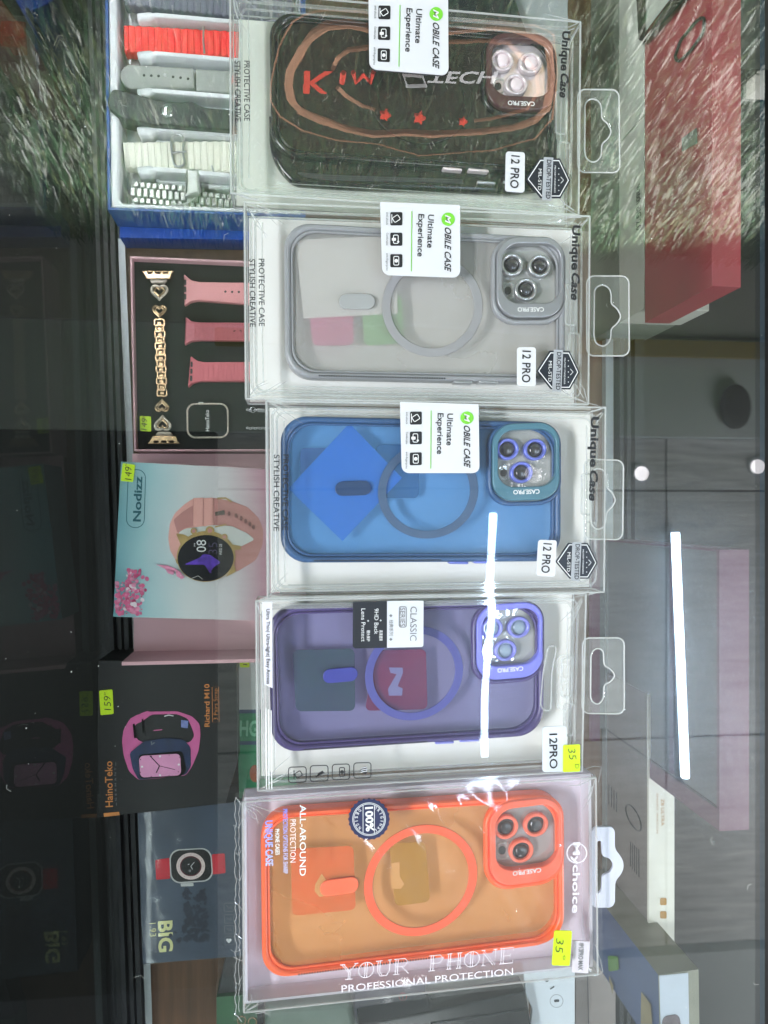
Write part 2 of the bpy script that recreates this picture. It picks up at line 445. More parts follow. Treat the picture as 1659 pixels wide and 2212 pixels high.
loop3 = X('A', (1290, 240), (900, 235), (700, 290), (600, 350), (480, 560), (400, 880), (400, 1060), (500, 1215), (700, 1340), (1000, 1420), (1400, 1460)) + X('B', (60, 1210), (600, 1170), (900, 1080), (1020, 930), (1040, 650), (1010, 360), (880, 290), (560, 230), (200, 250))
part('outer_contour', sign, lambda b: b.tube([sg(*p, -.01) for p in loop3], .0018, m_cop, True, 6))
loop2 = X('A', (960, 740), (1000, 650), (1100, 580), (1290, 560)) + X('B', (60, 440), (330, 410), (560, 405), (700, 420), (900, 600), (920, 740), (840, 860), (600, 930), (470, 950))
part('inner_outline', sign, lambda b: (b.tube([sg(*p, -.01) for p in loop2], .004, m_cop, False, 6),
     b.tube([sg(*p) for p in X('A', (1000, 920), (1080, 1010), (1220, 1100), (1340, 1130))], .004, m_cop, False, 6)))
def stext(b, s, p0, p1, h, mt, bold):
    a, c = sg(*p0), sg(*p1)
    b.text(s, None, None, h, 0, mt, bold, 0, plane=(a, c, Vector((0, 0, 1))))
m_red = pm('lit red sign letters', (230, 70, 50), .5, var=.1, emit=1.0); m_wht = pm('lit white sign letters', (235, 235, 240), .5, var=0, emit=2.4)
def kim(b):
    for pts, r_ in \
                 ((((1052, 775), (1040, 872)), .0052),
                  (((1142, 772), (1162, 868), (1235, 800), (1300, 868), (1326, 774)), .0046)):
        b.tube([sg(*X('A', *c)) for c in pts], r_, m_red, False, 6)
part('red_lettering', sign, lambda b: (kim(b), stext(b, 'K', X('A', 705, 770), X('A', 960, 770), .075, m_red, .02)))
part('white_lettering', sign, lambda b: stext(b, 'TECH', X('B', 150, 600), X('B', 640, 600), .035, m_wht, .02))
part('phone_emblem', sign, lambda b: b.tube([sg(*p) for p in X('B', (-45, 625), (95, 630), (118, 700), (-20, 705))], .0035, m_wht, True, 6))
def star(b, c, r):
    pts = [sg(c[0] + (r if k % 2 == 0 else r * .5) * math.cos(k * math.pi / 5), c[1] + (r if k % 2 == 0 else r * .5) * math.sin(k * math.pi / 5)) for k in range(10)]
    b.add(pts + [p + Vector((.006, 0, 0)) for p in pts], [tuple(range(10, 20))] + [(k, (k + 1) % 10, 10 + (k + 1) % 10, 10 + k) for k in range(10)], m_red)
for sp_, sr in ((X('A', 1430, 1170), 12), (X('B', 70, 930), 14), (X('B', 385, 950), 10)): part('red_star', sign, lambda b: star(b, sp_, sr))
# white relief panel beside the red box, also only mirrored
b = MB()
q = [sg(1612, 100, -.03), sg(1700, 100, -.03), sg(1700, 200, -.03), sg(1612, 200, -.03)]
y0 = max(q[0].y, q[3].y); y1 = y0 + .4; z0, z1 = min(p.z for p in q), max(p.z for p in q)
mw = pm('white relief panel', (215, 216, 208), .6)
b.box(xw - .02, y0, z0, xw + .012, y1, z1, mw)
for k in range(2):
    cxx = (y0 + .12 + k * .2, (z0 + z1) / 2)
    b.tube([(xw + .012, cxx[0] + .07 * math.cos(a * .3), cxx[1] + .06 * math.sin(a * .3)) for a in range(21)], .008, mw, True, 6)
tag(b.build('relief_panel'), 'white ornamented wall panel set into the grass, mirrored beside the tall red box', 'wall panel')

# lamps on the ceiling that the glass mirrors
m_tube = pm('lit lamp tube', (235, 245, 255), .5, var=0, emit=62, emitc=(205, 228, 255))
m_cap = pm('lamp end cap', (200, 205, 210), .4)
def tube_lamp(pa, pb, r, label):
    a, c = VR(*pa), VR(*pb); a.z = c.z = CEIL - .035
    t = thing('tube_lamp', label, 'lamp', (a + c) / 2, 'ceiling tube lamps')
    e = (c - a).normalized()
    part('lamp_tube', t, lambda b: b.tube([a, a.lerp(c, .5), c], r, m_tube, False, 14))
    part('lamp_housing', t, lambda b: b.tube([a - e * .03 + Vector((0, 0, .024)), c + e * .03 + Vector((0, 0, .024))], .010, m_cap, False, 4))
tube_lamp((1449, 1150), (1470, 1672), .0125, 'lit ceiling tube lamp mirrored beside the mauve box in the counter glass')
tube_lamp((1052, 1105), (1030, 1625), .0125, 'lit ceiling tube lamp mirrored across the blue and purple case packs')
m_dl = pm('lit downlight disc', (250, 245, 250), .5, var=0, emit=7)
def downlight(p, label, r=.028):
    c = VR(*p)
    t = thing('downlight', label, 'downlight', (c.x, c.y, CEIL - .004), 'ceiling downlights')
    part('trim_ring', t, lambda b: b.tube([(c.x + r * 1.08 * math.cos(k * .3142), c.y + r * 1.08 * math.sin(k * .3142), CEIL - .006) for k in range(20)], .005, m_cap, True, 6))
    part('lamp_disc', t, lambda b: b.shape([circ((c.x, c.y), r, 24)], CEIL - .006, CEIL - .002, m_dl))
downlight((1385, 1023), 'round ceiling downlight mirrored in the glass next to the hang tab of the blue pack')
downlight((1635, 1008), 'round ceiling downlight mirrored in the glass at its rear edge')
downlight((1146, 1024), 'round ceiling downlight flaring on the camera window of the blue phone case', .030)

b = MB(); c_ = VR(1583, 880, CEIL - .05)
b.shape([circ((c_.x, c_.y), .075, 28, .052)], CEIL - .085, CEIL - .051, pm('black speaker grille', (14, 15, 16), .6, var=.2, bump=.4, bs=700), .012)
tag(b.build('ceiling_speaker'), 'black oval ceiling speaker mirrored in the glass beside the tall red box', 'speaker')

# ================================================================== the glass display counter
SH = -0.33
ctr = thing('display_counter', 'glass topped shop display counter with dark front track and brown wooden shelf', 'counter', (0, .05, SH))
m_glass = clear('counter glass', .085, (.92, .935, .93), .0, smudge=.20, srough=.23)
m_gedge = pm('green glass edge', (44, 66, 82), .2, var=0)
yb = W(1652, 1106, 0).y
m_wood = pm('brown shelf wood', (98, 70, 48), .5, var=.35, vs=9, bump=.15, bs=60, aniso=(1, 14, 1))
m_blk = pm('black track metal', (22, 25, 29), .4, var=.2, vs=40)
m_alu = pm('brushed aluminium strip', (160, 165, 168), .4, metal=.6, var=.1, vs=30)
def g_top(b):
    b.add([(-.9, -.30, 0), (.9, -.30, 0), (.9, yb, 0), (-.9, yb, 0)], [(0, 1, 2, 3)], m_glass)
    b.add([(-.9, -.30, -.0045), (.9, -.30, -.0045), (.9, yb, -.0045), (-.9, yb, -.0045)], [(3, 2, 1, 0)], m_glass)
    b.add([(-.9, yb, 0), (.9, yb, 0), (.9, yb, -.0045), (-.9, yb, -.0045)], [(0, 1, 2, 3)], m_gedge)
part('glass_top', ctr, g_top)
def dust(b):
    rr = random.Random(21); md = pm('pale dust', (205, 208, 205), .8, var=0)
    for k in range(150):
        c = W(rr.uniform(-20, 1650), rr.uniform(0, 2212), 0); r = .0002 * rr.choice((.6, .7, .8, 1, 1.2, 1.9))
        b.shape([circ((c.x, c.y), r, 6, r * rr.uniform(.4, 1), rr.uniform(0, 3))], .00035, .00035, md)
    for k in range(14):                                        # lint
        c = W(rr.uniform(0, 1650), rr.uniform(0, 2212), .0006); a = rr.uniform(0, 6.3); l_ = rr.uniform(.002, .006)
        b.tube([c, c + Vector((math.cos(a), math.sin(a), 0)) * l_ * .5, c + Vector((math.cos(a + .6), math.sin(a + .6), 0)) * l_], .00007, md, False, 4)
part('dust_specks', ctr, dust)['kind'] = 'stuff'
A_, B_ = W(206, 300, SH), W(272, 2212, SH)
d_ = (B_ - A_); A2 = A_ - d_ * .5; B2 = A_ + d_ * 1.4
m_pane = clear('front pane glass', .07, (.28, .31, .30), .004, refl=(.17, .19, .18))
part('front_glass', ctr, lambda b: b.add([A2, B2, B2 + Vector((0, 0, .325)), A2 + Vector((0, 0, .325))], [(0, 1, 2, 3)], m_pane))
nP = Vector((-d_.y, d_.x, 0)).normalized(); nP = nP if nP.y > 0 else -nP
part('shelf_board', ctr, lambda b: b.shape([[(A2 + nP * .0205).xy, (B2 + nP * .0205).xy, (B2.x, .325), (A2.x, .325)]], SH - .018, SH, m_wood))
def trk(b):
    n = Vector((-d_.y, d_.x, 0)).normalized()
    n = n if n.y > 0 else -n
    for o, w_, h in ((.000, .004, .012), (.0075, .003, .010), (.0135, .004, .012), (-.008, .007, .004)):
        P = [A2 + n * o, B2 + n * o, B2 + n * (o + w_), A2 + n * (o + w_)]
        b.shape([[p.xy for p in P]], SH + .0005, SH + h, m_blk)
    P = [A2 + n * -.012, B2 + n * -.012, B2 + n * .020, A2 + n * .020]
    b.shape([[p.xy for p in P]], SH - .03, SH + .0004, m_blk)
part('front_track', ctr, trk)
al = [W(258, 520, SH), W(277, 990, SH), W(318, 2225, SH)]
part('aluminium_strip', ctr, lambda b: b.add([p + Vector((0, o, h)) for h in (.006,) for o in (0, .0062) for p in al], [(0, 1, 4, 3), (1, 2, 5, 4)], m_alu))
def rtrk(b):
    for o, w_, h in ((0, .008, .010), (.013, .004, .014), (.021, .004, .014), (.030, .010, .012)):
        y = W(1300, 1106, SH).y + o
        b.box(-.8, y, SH + .0005, .8, y + w_, SH + h, m_blk if o else m_alu)
part('rear_track', ctr, rtrk)
part('kick_panel', ctr, lambda b: b.box(-.8, .326, FLOORZ, .8, .335, SH + .006, m_blk))
# ================================================================== phone case packs on the glass
ZT = .0195; ZC = .0128; ZL = ZT + .0007; ZX = ZL + .0003
m_clear = clear('clear pack plastic', .035, (.985, .99, .985), .015, haze=.015, bump=.016, bs=16, smudge=.26, srough=.27)
m_edge = clear('clear plastic edge', .12, (.93, .95, .95), .05, haze=.30, hazec=(.92, .95, .95))
m_ridge = clear('clear tray ridge', .10, (.96, .97, .97), .04, haze=.16, hazec=(.9, .93, .93))
m_tab = clear('clear tab plastic', .06, (.96, .97, .96), .02, haze=.06, hazec=(.9, .95, .93))
m_rim = clear('tab rim painted highlight', .16, (.95, .96, .96), .06, haze=.5, hazec=(.95, .97, .97))  # white haze imitates highlights along the tab rims
m_card = pm('white backing card', (228, 227, 224), .6, var=.03, vs=14)
m_lab = pm('white label paper', (218, 220, 225), .45, var=.02)
m_ink = pm('black print ink', (28, 29, 33), .5, var=0)
m_gink = pm('green print ink', (120, 205, 60), .5, var=0)
m_wink = pm('white print ink', (235, 236, 238), .5, var=0)
m_grey = pm('grey print ink', (120, 122, 126), .5, var=0)
m_badge = pm('navy badge print', (30, 36, 46), .4, var=.1)
m_yel = pm('yellow price sticker', (205, 240, 20), .5, var=.05, vs=40)
m_pen = pm('ball pen ink', (70, 84, 40), .5, var=0)
m_penb = pm('black marker ink', (22, 26, 24), .5, var=0)
m_smoke = pm('smoked lens glass', (52, 52, 56), .10, var=.3, vs=300, coat=.8)

P2 = [(528, 437), (1274, 467), (1271, 873), (531, 861)]
C2 = [(613, 478), (1223, 513), (1222, 828), (616, 815)]
def T(f, pts): return [f(p) for p in pts]

def case_body(root, q, frame, panel, ring, pill, bezel, lens, plate, lensin, ringr=(109, 91), mesh_side=True):
    """the case lying in its pack: parts of the thing root; q = its four corners in the photo"""
    f = qmap(C2, q)
    outer = rnd(q, 58, 9); inner = inset(outer, 14)
    cut_o = T(f, rnd(rect(1062, 511, 1222, 700), 52, 8)); cut_i = T(f, rnd(rect(1083, 529, 1208, 657), 36, 8))
    def fr(b):
        b.px([outer, inner], ZC, .0030, .0132, frame, .0022)
        b.px([inner, inset(outer, 19)], ZC, .0104, .0120, frame, .0006)
        lo = T(f, [(690, 814), (960, 820)])
        for k in range(52):
            t = k / 51; p = (lo[0][0] * (1 - t) + lo[1][0] * t, lo[0][1] * (1 - t) + lo[1][1] * t)
            b.px([(p[0] - 1.6, p[1] - 4), (p[0] + 1.6, p[1] - 4), (p[0] + 1.6, p[1] - .5), (p[0] - 1.6, p[1] - .5)], ZC, .0131, .0134, m_ink)
    part('bumper_frame', root, fr)
    part('back_panel', root, lambda b: b.px([inset(outer, 15), cut_o], ZC, .0104, .0104, panel))
    if ring: 
        c = (935, 660)
        part('magnet_ring', root, lambda b: b.px([T(f, circ(c, ringr[0], 56)), T(f, circ(c, ringr[1], 56))], ZC, .0107, .0112, ring, .0002))
    if pill: part('alignment_bar', root, lambda b: b.px(T(f, rnd(rect(733, 633, 810, 666), 16, 8)), ZC, .0107, .0117, pill, .0004))
    isl = part('camera_bump', root, lambda b: b.px([cut_o, T(f, rnd(rect(1072, 520, 1214, 690), 46, 8))], ZC, .0088, .0137, frame, .0015))
    def bz(b):
        b.px([T(f, rnd(rect(1071, 514, 1216, 688), 46, 8)), cut_i], ZC, .0100, .0152, bezel, .0008)
        b.text('CASE.PRO', f((1175, 676)), f((1117, 676)), 0, 0, m_wink) if False else None
        b.text('CASE.PRO', f((1175, 664)), f((1118, 664)), 9.5, .01535, m_wink, .02)
    part('camera_bezel', root, bz)
    cw = part('camera_window', root, lambda b: (b.px(T(f, rnd(rect(1080, 526, 1211, 660), 38, 8)), ZC, .0086, .0090, plate),
              b.px([T(f, rnd(rect(1090, 606, 1115, 642), 10)), T(f, rnd(rect(1093, 609, 1112, 639), 9))], ZC, .0091, .0098, m_ridge)))
    for c in ((1106.4, 570.7), (1166.5, 573.7), (1136.7, 624.3)):
        def lr(b):
            b.px([T(f, circ(c, 24.7, 32)), T(f, circ(c, 17.5, 32))], ZC, .0091, .0128, lens, .0008)
            b.px(T(f, circ(c, 17.6, 32)), ZC, .0091, .0100, lensin); b.dome(f(c), 15.5, .0101, .0013, lensin, 24)
        part('lens_ring', cw, lr)
    part('flash_window', cw, lambda b: b.px(T(f, rnd(rect(1094, 615, 1108, 632), 7)), ZC, .0091, .0094, m_smoke))
    for a, c in ((980, 1022), (1034, 1078)):
        part('side_button', root, lambda b: b.px(T(f, rnd([(a, 821), (c, 822.5), (c, 829), (a, 827.5)], 3)), ZC, .0060, .0128, lens, .0010))
    return f

def shell(root, q, tray=True, seed=0, edge=None, wavy=.00010, mc=None):
    """clear outer box of a pack: wavy front sheet, side walls, edges, blister ridges"""
    edge = edge or m_edge; mc = mc or m_clear
    def bx(b):
        b.sheet(q, ZT - wavy, 40, 26, mc, wavy, 17, seed)
        c = [W(p[0], p[1], ZT) for p in q]
        for i in range(4):
            a, d = c[i], c[(i + 1) % 4]
            b.add([a, d, Vector((d.x, d.y, .0006)), Vector((a.x, a.y, .0006))], [(0, 1, 2, 3)], m_clear)
        for z, r in ((ZT, .00055), (.0012, .00045)):
            cc = [Vector((p.x, p.y, z)) for p in c]
            for i in range(4): b.tube([cc[i], cc[(i + 1) % 4]], r, edge, False, 6)
        for p in c: b.tube([(p.x, p.y, .0012), (p.x, p.y, ZT)], .0004, edge, False, 6)
        rr = random.Random(seed + 1); cm = sum(c, Vector()) / 4
        for p in c:                                            # folded film creases fanning out of the corners
            for k in range(5):
                d = (cm - p).normalized(); a = rr.uniform(-.75, .75); ln = rr.uniform(.006, .020)
                d = Vector((d.x * math.cos(a) - d.y * math.sin(a), d.x * math.sin(a) + d.y * math.cos(a), 0)); nn = Vector((-d.y, d.x, 0)) * rr.uniform(-.002, .002)
                s0 = p + d * rr.uniform(.001, .006)
                b.tube([s0, s0 + d * ln * .5 + nn, s0 + d * ln], [.00028, .00022, .00006], edge, False, 5)
    part('clear_box', root, bx)
    if tray:
        def tr(b):
            rr = random.Random(seed)
            for k, z, r in ((13, .0165, .0007), (22, .0140, .0006)):
                lp = rnd(inset(q, k), 26 - k * .4, 8)
                b.tube([W(p[0], p[1], ZT).xy.to_3d() + Vector((0, 0, z)) for p in lp], r, m_ridge, True, 6)
            f = qmap([(0, 0), (1, 0), (1, 1), (0, 1)], q)
            for t, z in ((.035, .0185), (.955, .0180), (.972, .012), (.935, .009)):
                b.ptube([f((.05 + .1 * rr.random(), t)), f((.5, t + .003 * rr.uniform(-1, 1))), f((.88 + .08 * rr.random(), t))], z, 1.3, m_ridge, False, 6)
            for s_, z in ((.030, .0175), (.052, .0130), (.945, .0180), (.966, .016)):
                b.ptube([f((s_, .1)), f((s_ + .004 * rr.uniform(-1, 1), .5)), f((s_, .92))], z, 1.6, m_ridge, False, 6)
            for s_, t0, t1 in ((.935, .36, .58), (.945, .62, .80)):
                b.tube([W(p[0], p[1], ZT).xy.to_3d() + Vector((0, 0, .018)) for p in T(f, rnd(rect(s_, t0, s_ + .03, t1), .012))], .0006, m_ridge, True, 6)
        part('blister_tray', root, tr)
def card(root, q, mt, k=4, cut=None):
    part('backing_card', root, lambda b: b.px(inset(q, k), ZT, .0010, .0016, mt))
def phone_icon(b, c, r, kind, z, mt, w=1.6):
    """small line drawing: 0 tilted phone, 1 phone with hand, 2 phone with print, 3 feather, 4 shield"""
    cx_, cy_ = c
    if kind == 0:
        pts = [(cx_ - r * .75, cy_ - r * .1), (cx_ + r * .25, cy_ - r * .75), (cx_ + r * .75, cy_ + r * .05), (cx_ - r * .25, cy_ + r * .7)]
        b.stroke(rnd(pts, r * .2, 3), z, w, mt, True); b.stroke([(cx_ - r * .8, cy_ - r * .8), (cx_ - r * .8, cy_ + r * .8)], z, w, mt)
    elif kind == 1:
        b.stroke(rnd(rect(cx_ - r * .5, cy_ - r * .75, cx_ + r * .35, cy_ + r * .75), r * .2, 3), z, w, mt, True)
        b.flat(rnd(rect(cx_ - r * .8, cy_ - r * .25, cx_ - r * .05, cy_ + r * .3), r * .15, 3), z, mt)
        b.flat(circ((cx_ + r * .35, cy_ + r * .45), r * .2, 12), z, mt)
    elif kind == 2:
        b.stroke(rnd(rect(cx_ - r * .45, cy_ - r * .78, cx_ + r * .45, cy_ + r * .78), r * .2, 3), z, w, mt, True)
        b.flat(circ(c, r * .33, 16), z, mt)
    elif kind == 3:
        b.flat([(cx_ - r * .7, cy_ + r * .6), (cx_ - r * .3, cy_ - r * .1), (cx_ + r * .4, cy_ - r * .5), (cx_ + r * .75, cy_ - r * .1), (cx_ + r * .1, cy_ + r * .25)], z, mt)
        b.stroke([(cx_ - r * .8, cy_ + r * .7), (cx_ - r * .2, cy_ + r * .1)], z, w, mt)
    else:
        sh = [(cx_ + r * .6, cy_ - r * .7), (cx_ + r * .6, cy_ + r * .7), (cx_ - r * .1, cy_ + r * .6), (cx_ - r * .7, cy_), (cx_ - r * .1, cy_ - r * .6)]
        b.flat(rnd(sh, r * .2, 3), z, mt)
        for k in (-.35, 0, .35): b.stroke([(cx_ - r * .5, cy_ + r * k), (cx_ + r * .65, cy_ + r * (k - .25))], z + .0001, w * .8, m_lab)

def tab(root, outer, hole, mt, z=.0015, th=.0016, edge=None):
    def tb(b):
        b.px([rnd(outer, 16, 6), rnd(hole, 6, 4)], z, z, z + th, mt, .0004)
        if edge:
            b.ptube(rnd(outer, 16, 6), z + th, 1.7, edge, True, 6); b.ptube(rnd(hole, 6, 4), z + th, 1.7, edge, True, 6)
    part('hang_tab', root, tb)
HOLE2 = X('D', (1365, 665), (1390, 637), (1430, 628), (1470, 650), (1487, 690), (1487, 770), (1530, 800), (1560, 860), (1530, 912), (1487, 945), (1482, 1030), (1450, 1070), (1410, 1075), (1372, 1050), (1362, 1000))
TAB2 = X('D', (1310, 565), (1615, 565), (1618, 1145), (1310, 1145))

def feature_label(root, f):
    """white label with a green round initial, three line icons and lettering"""
    def lb(b):
        b.px(T(f, rnd([(821, 436), (994, 443), (994, 600), (826, 594)], [2, 2, 16, 16])), ZL, ZT + .0002, ZL, m_lab)
        b.flat(T(f, circ((968, 473.5), 14.5, 28)), ZX, m_gink)
        b.text('M', f((962, 464)), f((962, 483)), 12, ZX + .0002, m_wink, .02, .3)
        b.text('OBILE CASE', f((961, 491)), f((960.5, 587)), 14, ZX, m_ink, .018, .35)
        b.text('Ultimate', f((925, 463)), f((923, 535)), 13, ZX, m_ink, .012)
        b.text('Experience', f((904, 462)), f((902, 554)), 13, ZX, m_ink, .012)
        b.stroke(T(f, [(889.5, 456), (888.5, 586)]), ZX, 1.8, m_gink)
        for k, (y0, y1, tx) in enumerate(((458, 487, 'anti-shock'), (502.5, 531, 'Comfortable'), (549, 577.5, 'anti-fingerprint'))):
            b.flat(T(f, rnd(rect(843, y0, 869, y1), 3, 3)), ZX, m_ink)
            phone_icon(b, f((856, (y0 + y1) / 2)), 12, k, ZX + .0002, m_wink)
            e = 7 if k == 2 else -1
            b.text(tx, f((834.5, y0 - e * .3)), f((834, y1 + e)), 4.5, ZX, m_grey, .01)
    part('feature_label', root, lb)
def model_label(root, f):
    part('model_label', root, lambda b: (b.px(T(f, rnd(rect(1117, 750, 1157.6, 834), 6, 4)), ZL, ZT + .0002, ZL, m_lab),
         b.text('12 PRO', f((1129, 757)), f((1127.5, 826)), 19, ZX, m_ink, .012)))
def badge(root, f):
    hexo = X('D', (945, 1255), (1040, 1108), (1185, 1110), (1258, 1265), (1190, 1388), (1050, 1388))
    def bd(b):
        b.px(T(f, hexo), ZL, ZT + .0002, ZL, m_badge)
        h1 = inset(hexo, 3.5); h2 = inset(hexo, 5.5)
        b.flat([T(f, h1), T(f, h2)], ZX, m_wink)
        b.flat(T(f, X('D', (1070, 1100), (1138, 1104), (1125, 1408), (1058, 1402))), ZX + .0002, pm('silver badge band', (170, 174, 180), .35, var=.06))
        b.text('DROP-TESTED', f(X('D', 1094, 1118)), f(X('D', 1086, 1392)), 10, ZX + .0004, m_ink, .015)
        b.text('MIL-STD', f(X('D', 1034, 1182)), f(X('D', 1030, 1332)), 7.5, ZX + .0002, m_wink, 0)
        b.text('MILITARY STANDARDS', f(X('D', 1146, 1160)), f(X('D', 1143, 1350)), 3.4, ZX + .0002, m_wink, 0)
        for dy in (1180, 1220, 1262, 1300, 1335): b.flat(T(f, circ(X('D', 1176, dy), 1.1, 8)), ZX + .0002, m_wink)
        b.stroke(T(f, X('D', (1190, 1240), (1210, 1262), (1190, 1284))), ZX + .0002, 1.3, m_wink)
    part('hexagon_badge', root, bd)
def print_front(root, f):
    z = ZT + .0009
    part('slogan_lettering', root, lambda b: b.text('PROTECTIVE CASE', f((559, 558.7)), f((559.5, 704.5)), 12, z, m_ink, .012))
    part('slogan_lettering', root, lambda b: b.text('STYLISH CREATIVE', f((538.8, 559)), f((540, 706)), 12, z, m_ink, .012))
    part('title_lettering', root, lambda b: (b.text('Unique', f((1237, 486)), f((1235, 583)), 18, z, m_ink, .035),
        b.text('Case', f((1236, 589)), f((1233.5, 648)), 18, z, m_ink, .035, .25)))

def frost(name, rgb, dens, rough=.25, tint=None):
    """frosted tinted plastic: partly see-through, partly scattering, softly glossy"""
    if name in MATS: return MATS[name]
    mt, nt, out = newmat(name)
    c = lin(rgb)
    tr = nd(nt, 'ShaderNodeBsdfTransparent'); mxc = max(c) + 1e-6
    tr.inputs[0].default_value = tuple(min(1, .62 * x / mxc + .30 * x + .06) for x in c) + (1,)
    if tint: tr.inputs[0].default_value = tint + (1,)
    p = nd(nt, 'ShaderNodeBsdfPrincipled'); p.inputs['Base Color'].default_value = c + (1,); p.inputs['Roughness'].default_value = rough
    v = coords(nt); n = nd(nt, 'ShaderNodeTexNoise'); n.inputs['Scale'].default_value = 13; n.inputs['Detail'].default_value = 8; n.inputs['Distortion'].default_value = .6; L(nt, v, n.inputs['Vector'])
    ma = nd(nt, 'ShaderNodeMath', operation='MULTIPLY_ADD'); L(nt, n.outputs['Fac'], ma.inputs[0]); ma.inputs[1].default_value = .34; ma.inputs[2].default_value = dens - .17
    mx = nd(nt, 'ShaderNodeMixShader'); L(nt, ma.outputs[0], mx.inputs[0])
    L(nt, tr.outputs[0], mx.inputs[1]); L(nt, p.outputs[0], mx.inputs[2]); L(nt, mx.outputs[0], out.inputs[0])
    MATS[name] = mt; return mt
def plas(name, rgb, rough=.38): return pm(name, rgb, rough, var=.06, vs=80, bump=.04, bs=900)
def wipe(q, rgb, label, z=.0085, hole=None, r=13):
    b = MB(); lp = [rnd(q, r, 5)]
    b.px(lp, ZC, z - .0008, z, pm('sachet foil %d %d %d' % rgb, rgb, .4, var=.14, vs=50), .0003)
    if hole: b.flat(hole, z + .0001 if False else z + .0002, m_lab)
    return tag(b.build('wipe_sachet'), label, 'sachet')
def slip(q, rgb, label, z=.0090):
    b = MB(); b.px(q, ZC, z - .0005, z, pm('cleaning slip %d %d %d' % rgb, rgb, .7, var=.05, vs=30))
    return tag(b.build('cleaning_slip'), label, 'card slip')
GR = 'phone cases lying in the clear packs'; GP = 'clear phone case packs in a row on the glass'
m_steel = pm('satin metal ring', (190, 192, 196), .28, metal=.75, var=.06)
m_win = clear('clear camera window', .10, (.93, .94, .94), .05, haze=.22, hazec=(.8, .81, .81), bump=.3, bs=60)

# ---- pack 1: black case
q1 = [(497, -20), (1254, 48), (1250, 464), (499, 417)]; c1 = [(581, 20), (1204, 79), (1203, 378), (586, 334)]
r1 = thing('case_pack', 'clear hanging pack with the black phone case, mirrored grass and sign glinting on it', 'phone case pack', W(875, 227, .0006), GP)
f1 = qmap(P2, q1)
card(r1, [(q1[0][0] + 8, q1[0][1] + 6), q1[1], q1[2], q1[3]], pm('pale grey green card', (205, 210, 200), .6, var=.05, vs=14), 5)
shell(r1, q1, True, 11, wavy=.00012, mc=clear('glossy clear pack plastic', .07, (.985, .99, .985), .0, haze=.015, bump=.012, bs=24, smudge=.12))
feature_label(r1, qmap([(821, 441), (994, 446), (994, 600), (826, 594)], [(796, -6), (968, 2), (969, 163), (798, 149)]))
model_label(r1, qmap(rect(1117, 750, 1157.6, 834), [(1093, 327), (1134, 329), (1133, 416), (1091, 413)]))
badge(r1, qmap([(1159, 756), (1252, 756), (1252, 845), (1159, 845)], [(1136, 340), (1232, 340), (1232, 432), (1136, 432)]))
print_front(r1, qmap([(538, 486), (1254, 486), (1254, 706), (538, 706)], [(506, 66), (1233, 66), (1228, 262), (506, 262)]))
o1 = [(1248, 193), (1337, 194), (1339, 373), (1248, 372)]
f1t = qmap([(1268, 596), (1359, 596), (1359, 769), (1268, 769)], o1)
tab(r1, o1, T(f1t, HOLE2), m_tab, edge=m_rim)
k1 = thing('phone_case', 'black smoked phone case with a pink lit camera window, showing its textured side', 'phone case', W(890, 205, .003), GR)
m_kb = pm('glossy black case frame', (26, 30, 31), .22, var=.1)
m_k1 = pm('smoked black case panel', (30, 29, 26), .35, var=.25, vs=20, spec=.35)
case_body(k1, c1, m_kb, m_k1, pm('black magnet ring', (12, 12, 15), .3, var=.05), None, pm('dark plum bezel', (74, 44, 48), .3), pm('lens ring in painted reflection', (226, 214, 218), .2, metal=.3),
          pm('lens film in painted pink reflection', (236, 228, 232), .16, metal=.5, var=.12, vs=60), pm('lens face in painted reflection', (236, 222, 226), .2, var=.1))  # pinkish white tones imitate the bright reflection filling the camera window
m_cav1 = pm('deep black print', (10, 10, 11), .6, var=0)
def side1(b):
    out = rnd([(581, 250), (582, 318), (598, 362), (632, 398), (730, 407), (900, 410), (1100, 418), (1175, 410), (1203, 380), (1204, 300)], [0, 20, 20, 14, 0, 0, 0, 14, 14, 0], 5)
    b.px(out, .008, .0030, .0092, m_kb, .0022)
    sd = pm('dark textured side', (64, 67, 70), .3, var=.2)
    b.px(rnd([(640, 372), (720, 378), (900, 384), (1000, 388), (1000, 397), (900, 394), (720, 390), (660, 384)], 4), .0092, .0090, .0096, sd, .0003)
    for r_ in range(3):
        for k in range(70):
            u = 652 + k * 4.9 + (r_ % 2) * 2.4; v = 375.5 + r_ * 4.0 + (u - 652) * .033
            b.flat(circ((u, v), 1.25, 6), .0098, m_cav1)
    for a, c in ((1030, 1070), (1086, 1128)):
        b.px(rnd([(a, 391), (c, 393.5), (c, 400), (a, 397.5)], 3), .0092, .0080, .0104, m_steel, .0008)
part('textured_side', k1, side1)

# ---- pack 2: grey case
r2 = thing('case_pack', 'clear hanging pack with the grey frosted phone case on white card', 'phone case pack', W(900, 660, .0006), GP)
card(r2, P2, m_card); shell(r2, P2, True, 23)
I2 = lambda p: p
feature_label(r2, I2); model_label(r2, I2); badge(r2, I2); print_front(r2, I2)
tab(r2, TAB2, HOLE2, m_tab, edge=m_rim)
k2 = thing('phone_case', 'grey frosted phone case with silver lens rings over a white card and pink sachet', 'phone case', W(918, 655, .003), GR)
g_fr = plas('grey case frame', (146, 148, 153)); g_rg = plas('grey magnet ring', (150, 150, 154), .5)
case_body(k2, C2, g_fr, frost('grey frosted panel', (190, 189, 188), .40), g_rg, plas('grey alignment bar', (160, 162, 164)), pm('satin grey bezel', (150, 152, 158), .35, metal=.3), m_steel, m_win, m_smoke)
slip(X('C', (530, 365), (1470, 325), (1492, 1058), (605, 1105)), (238, 237, 234), 'white card slip showing through the grey frosted phone case')
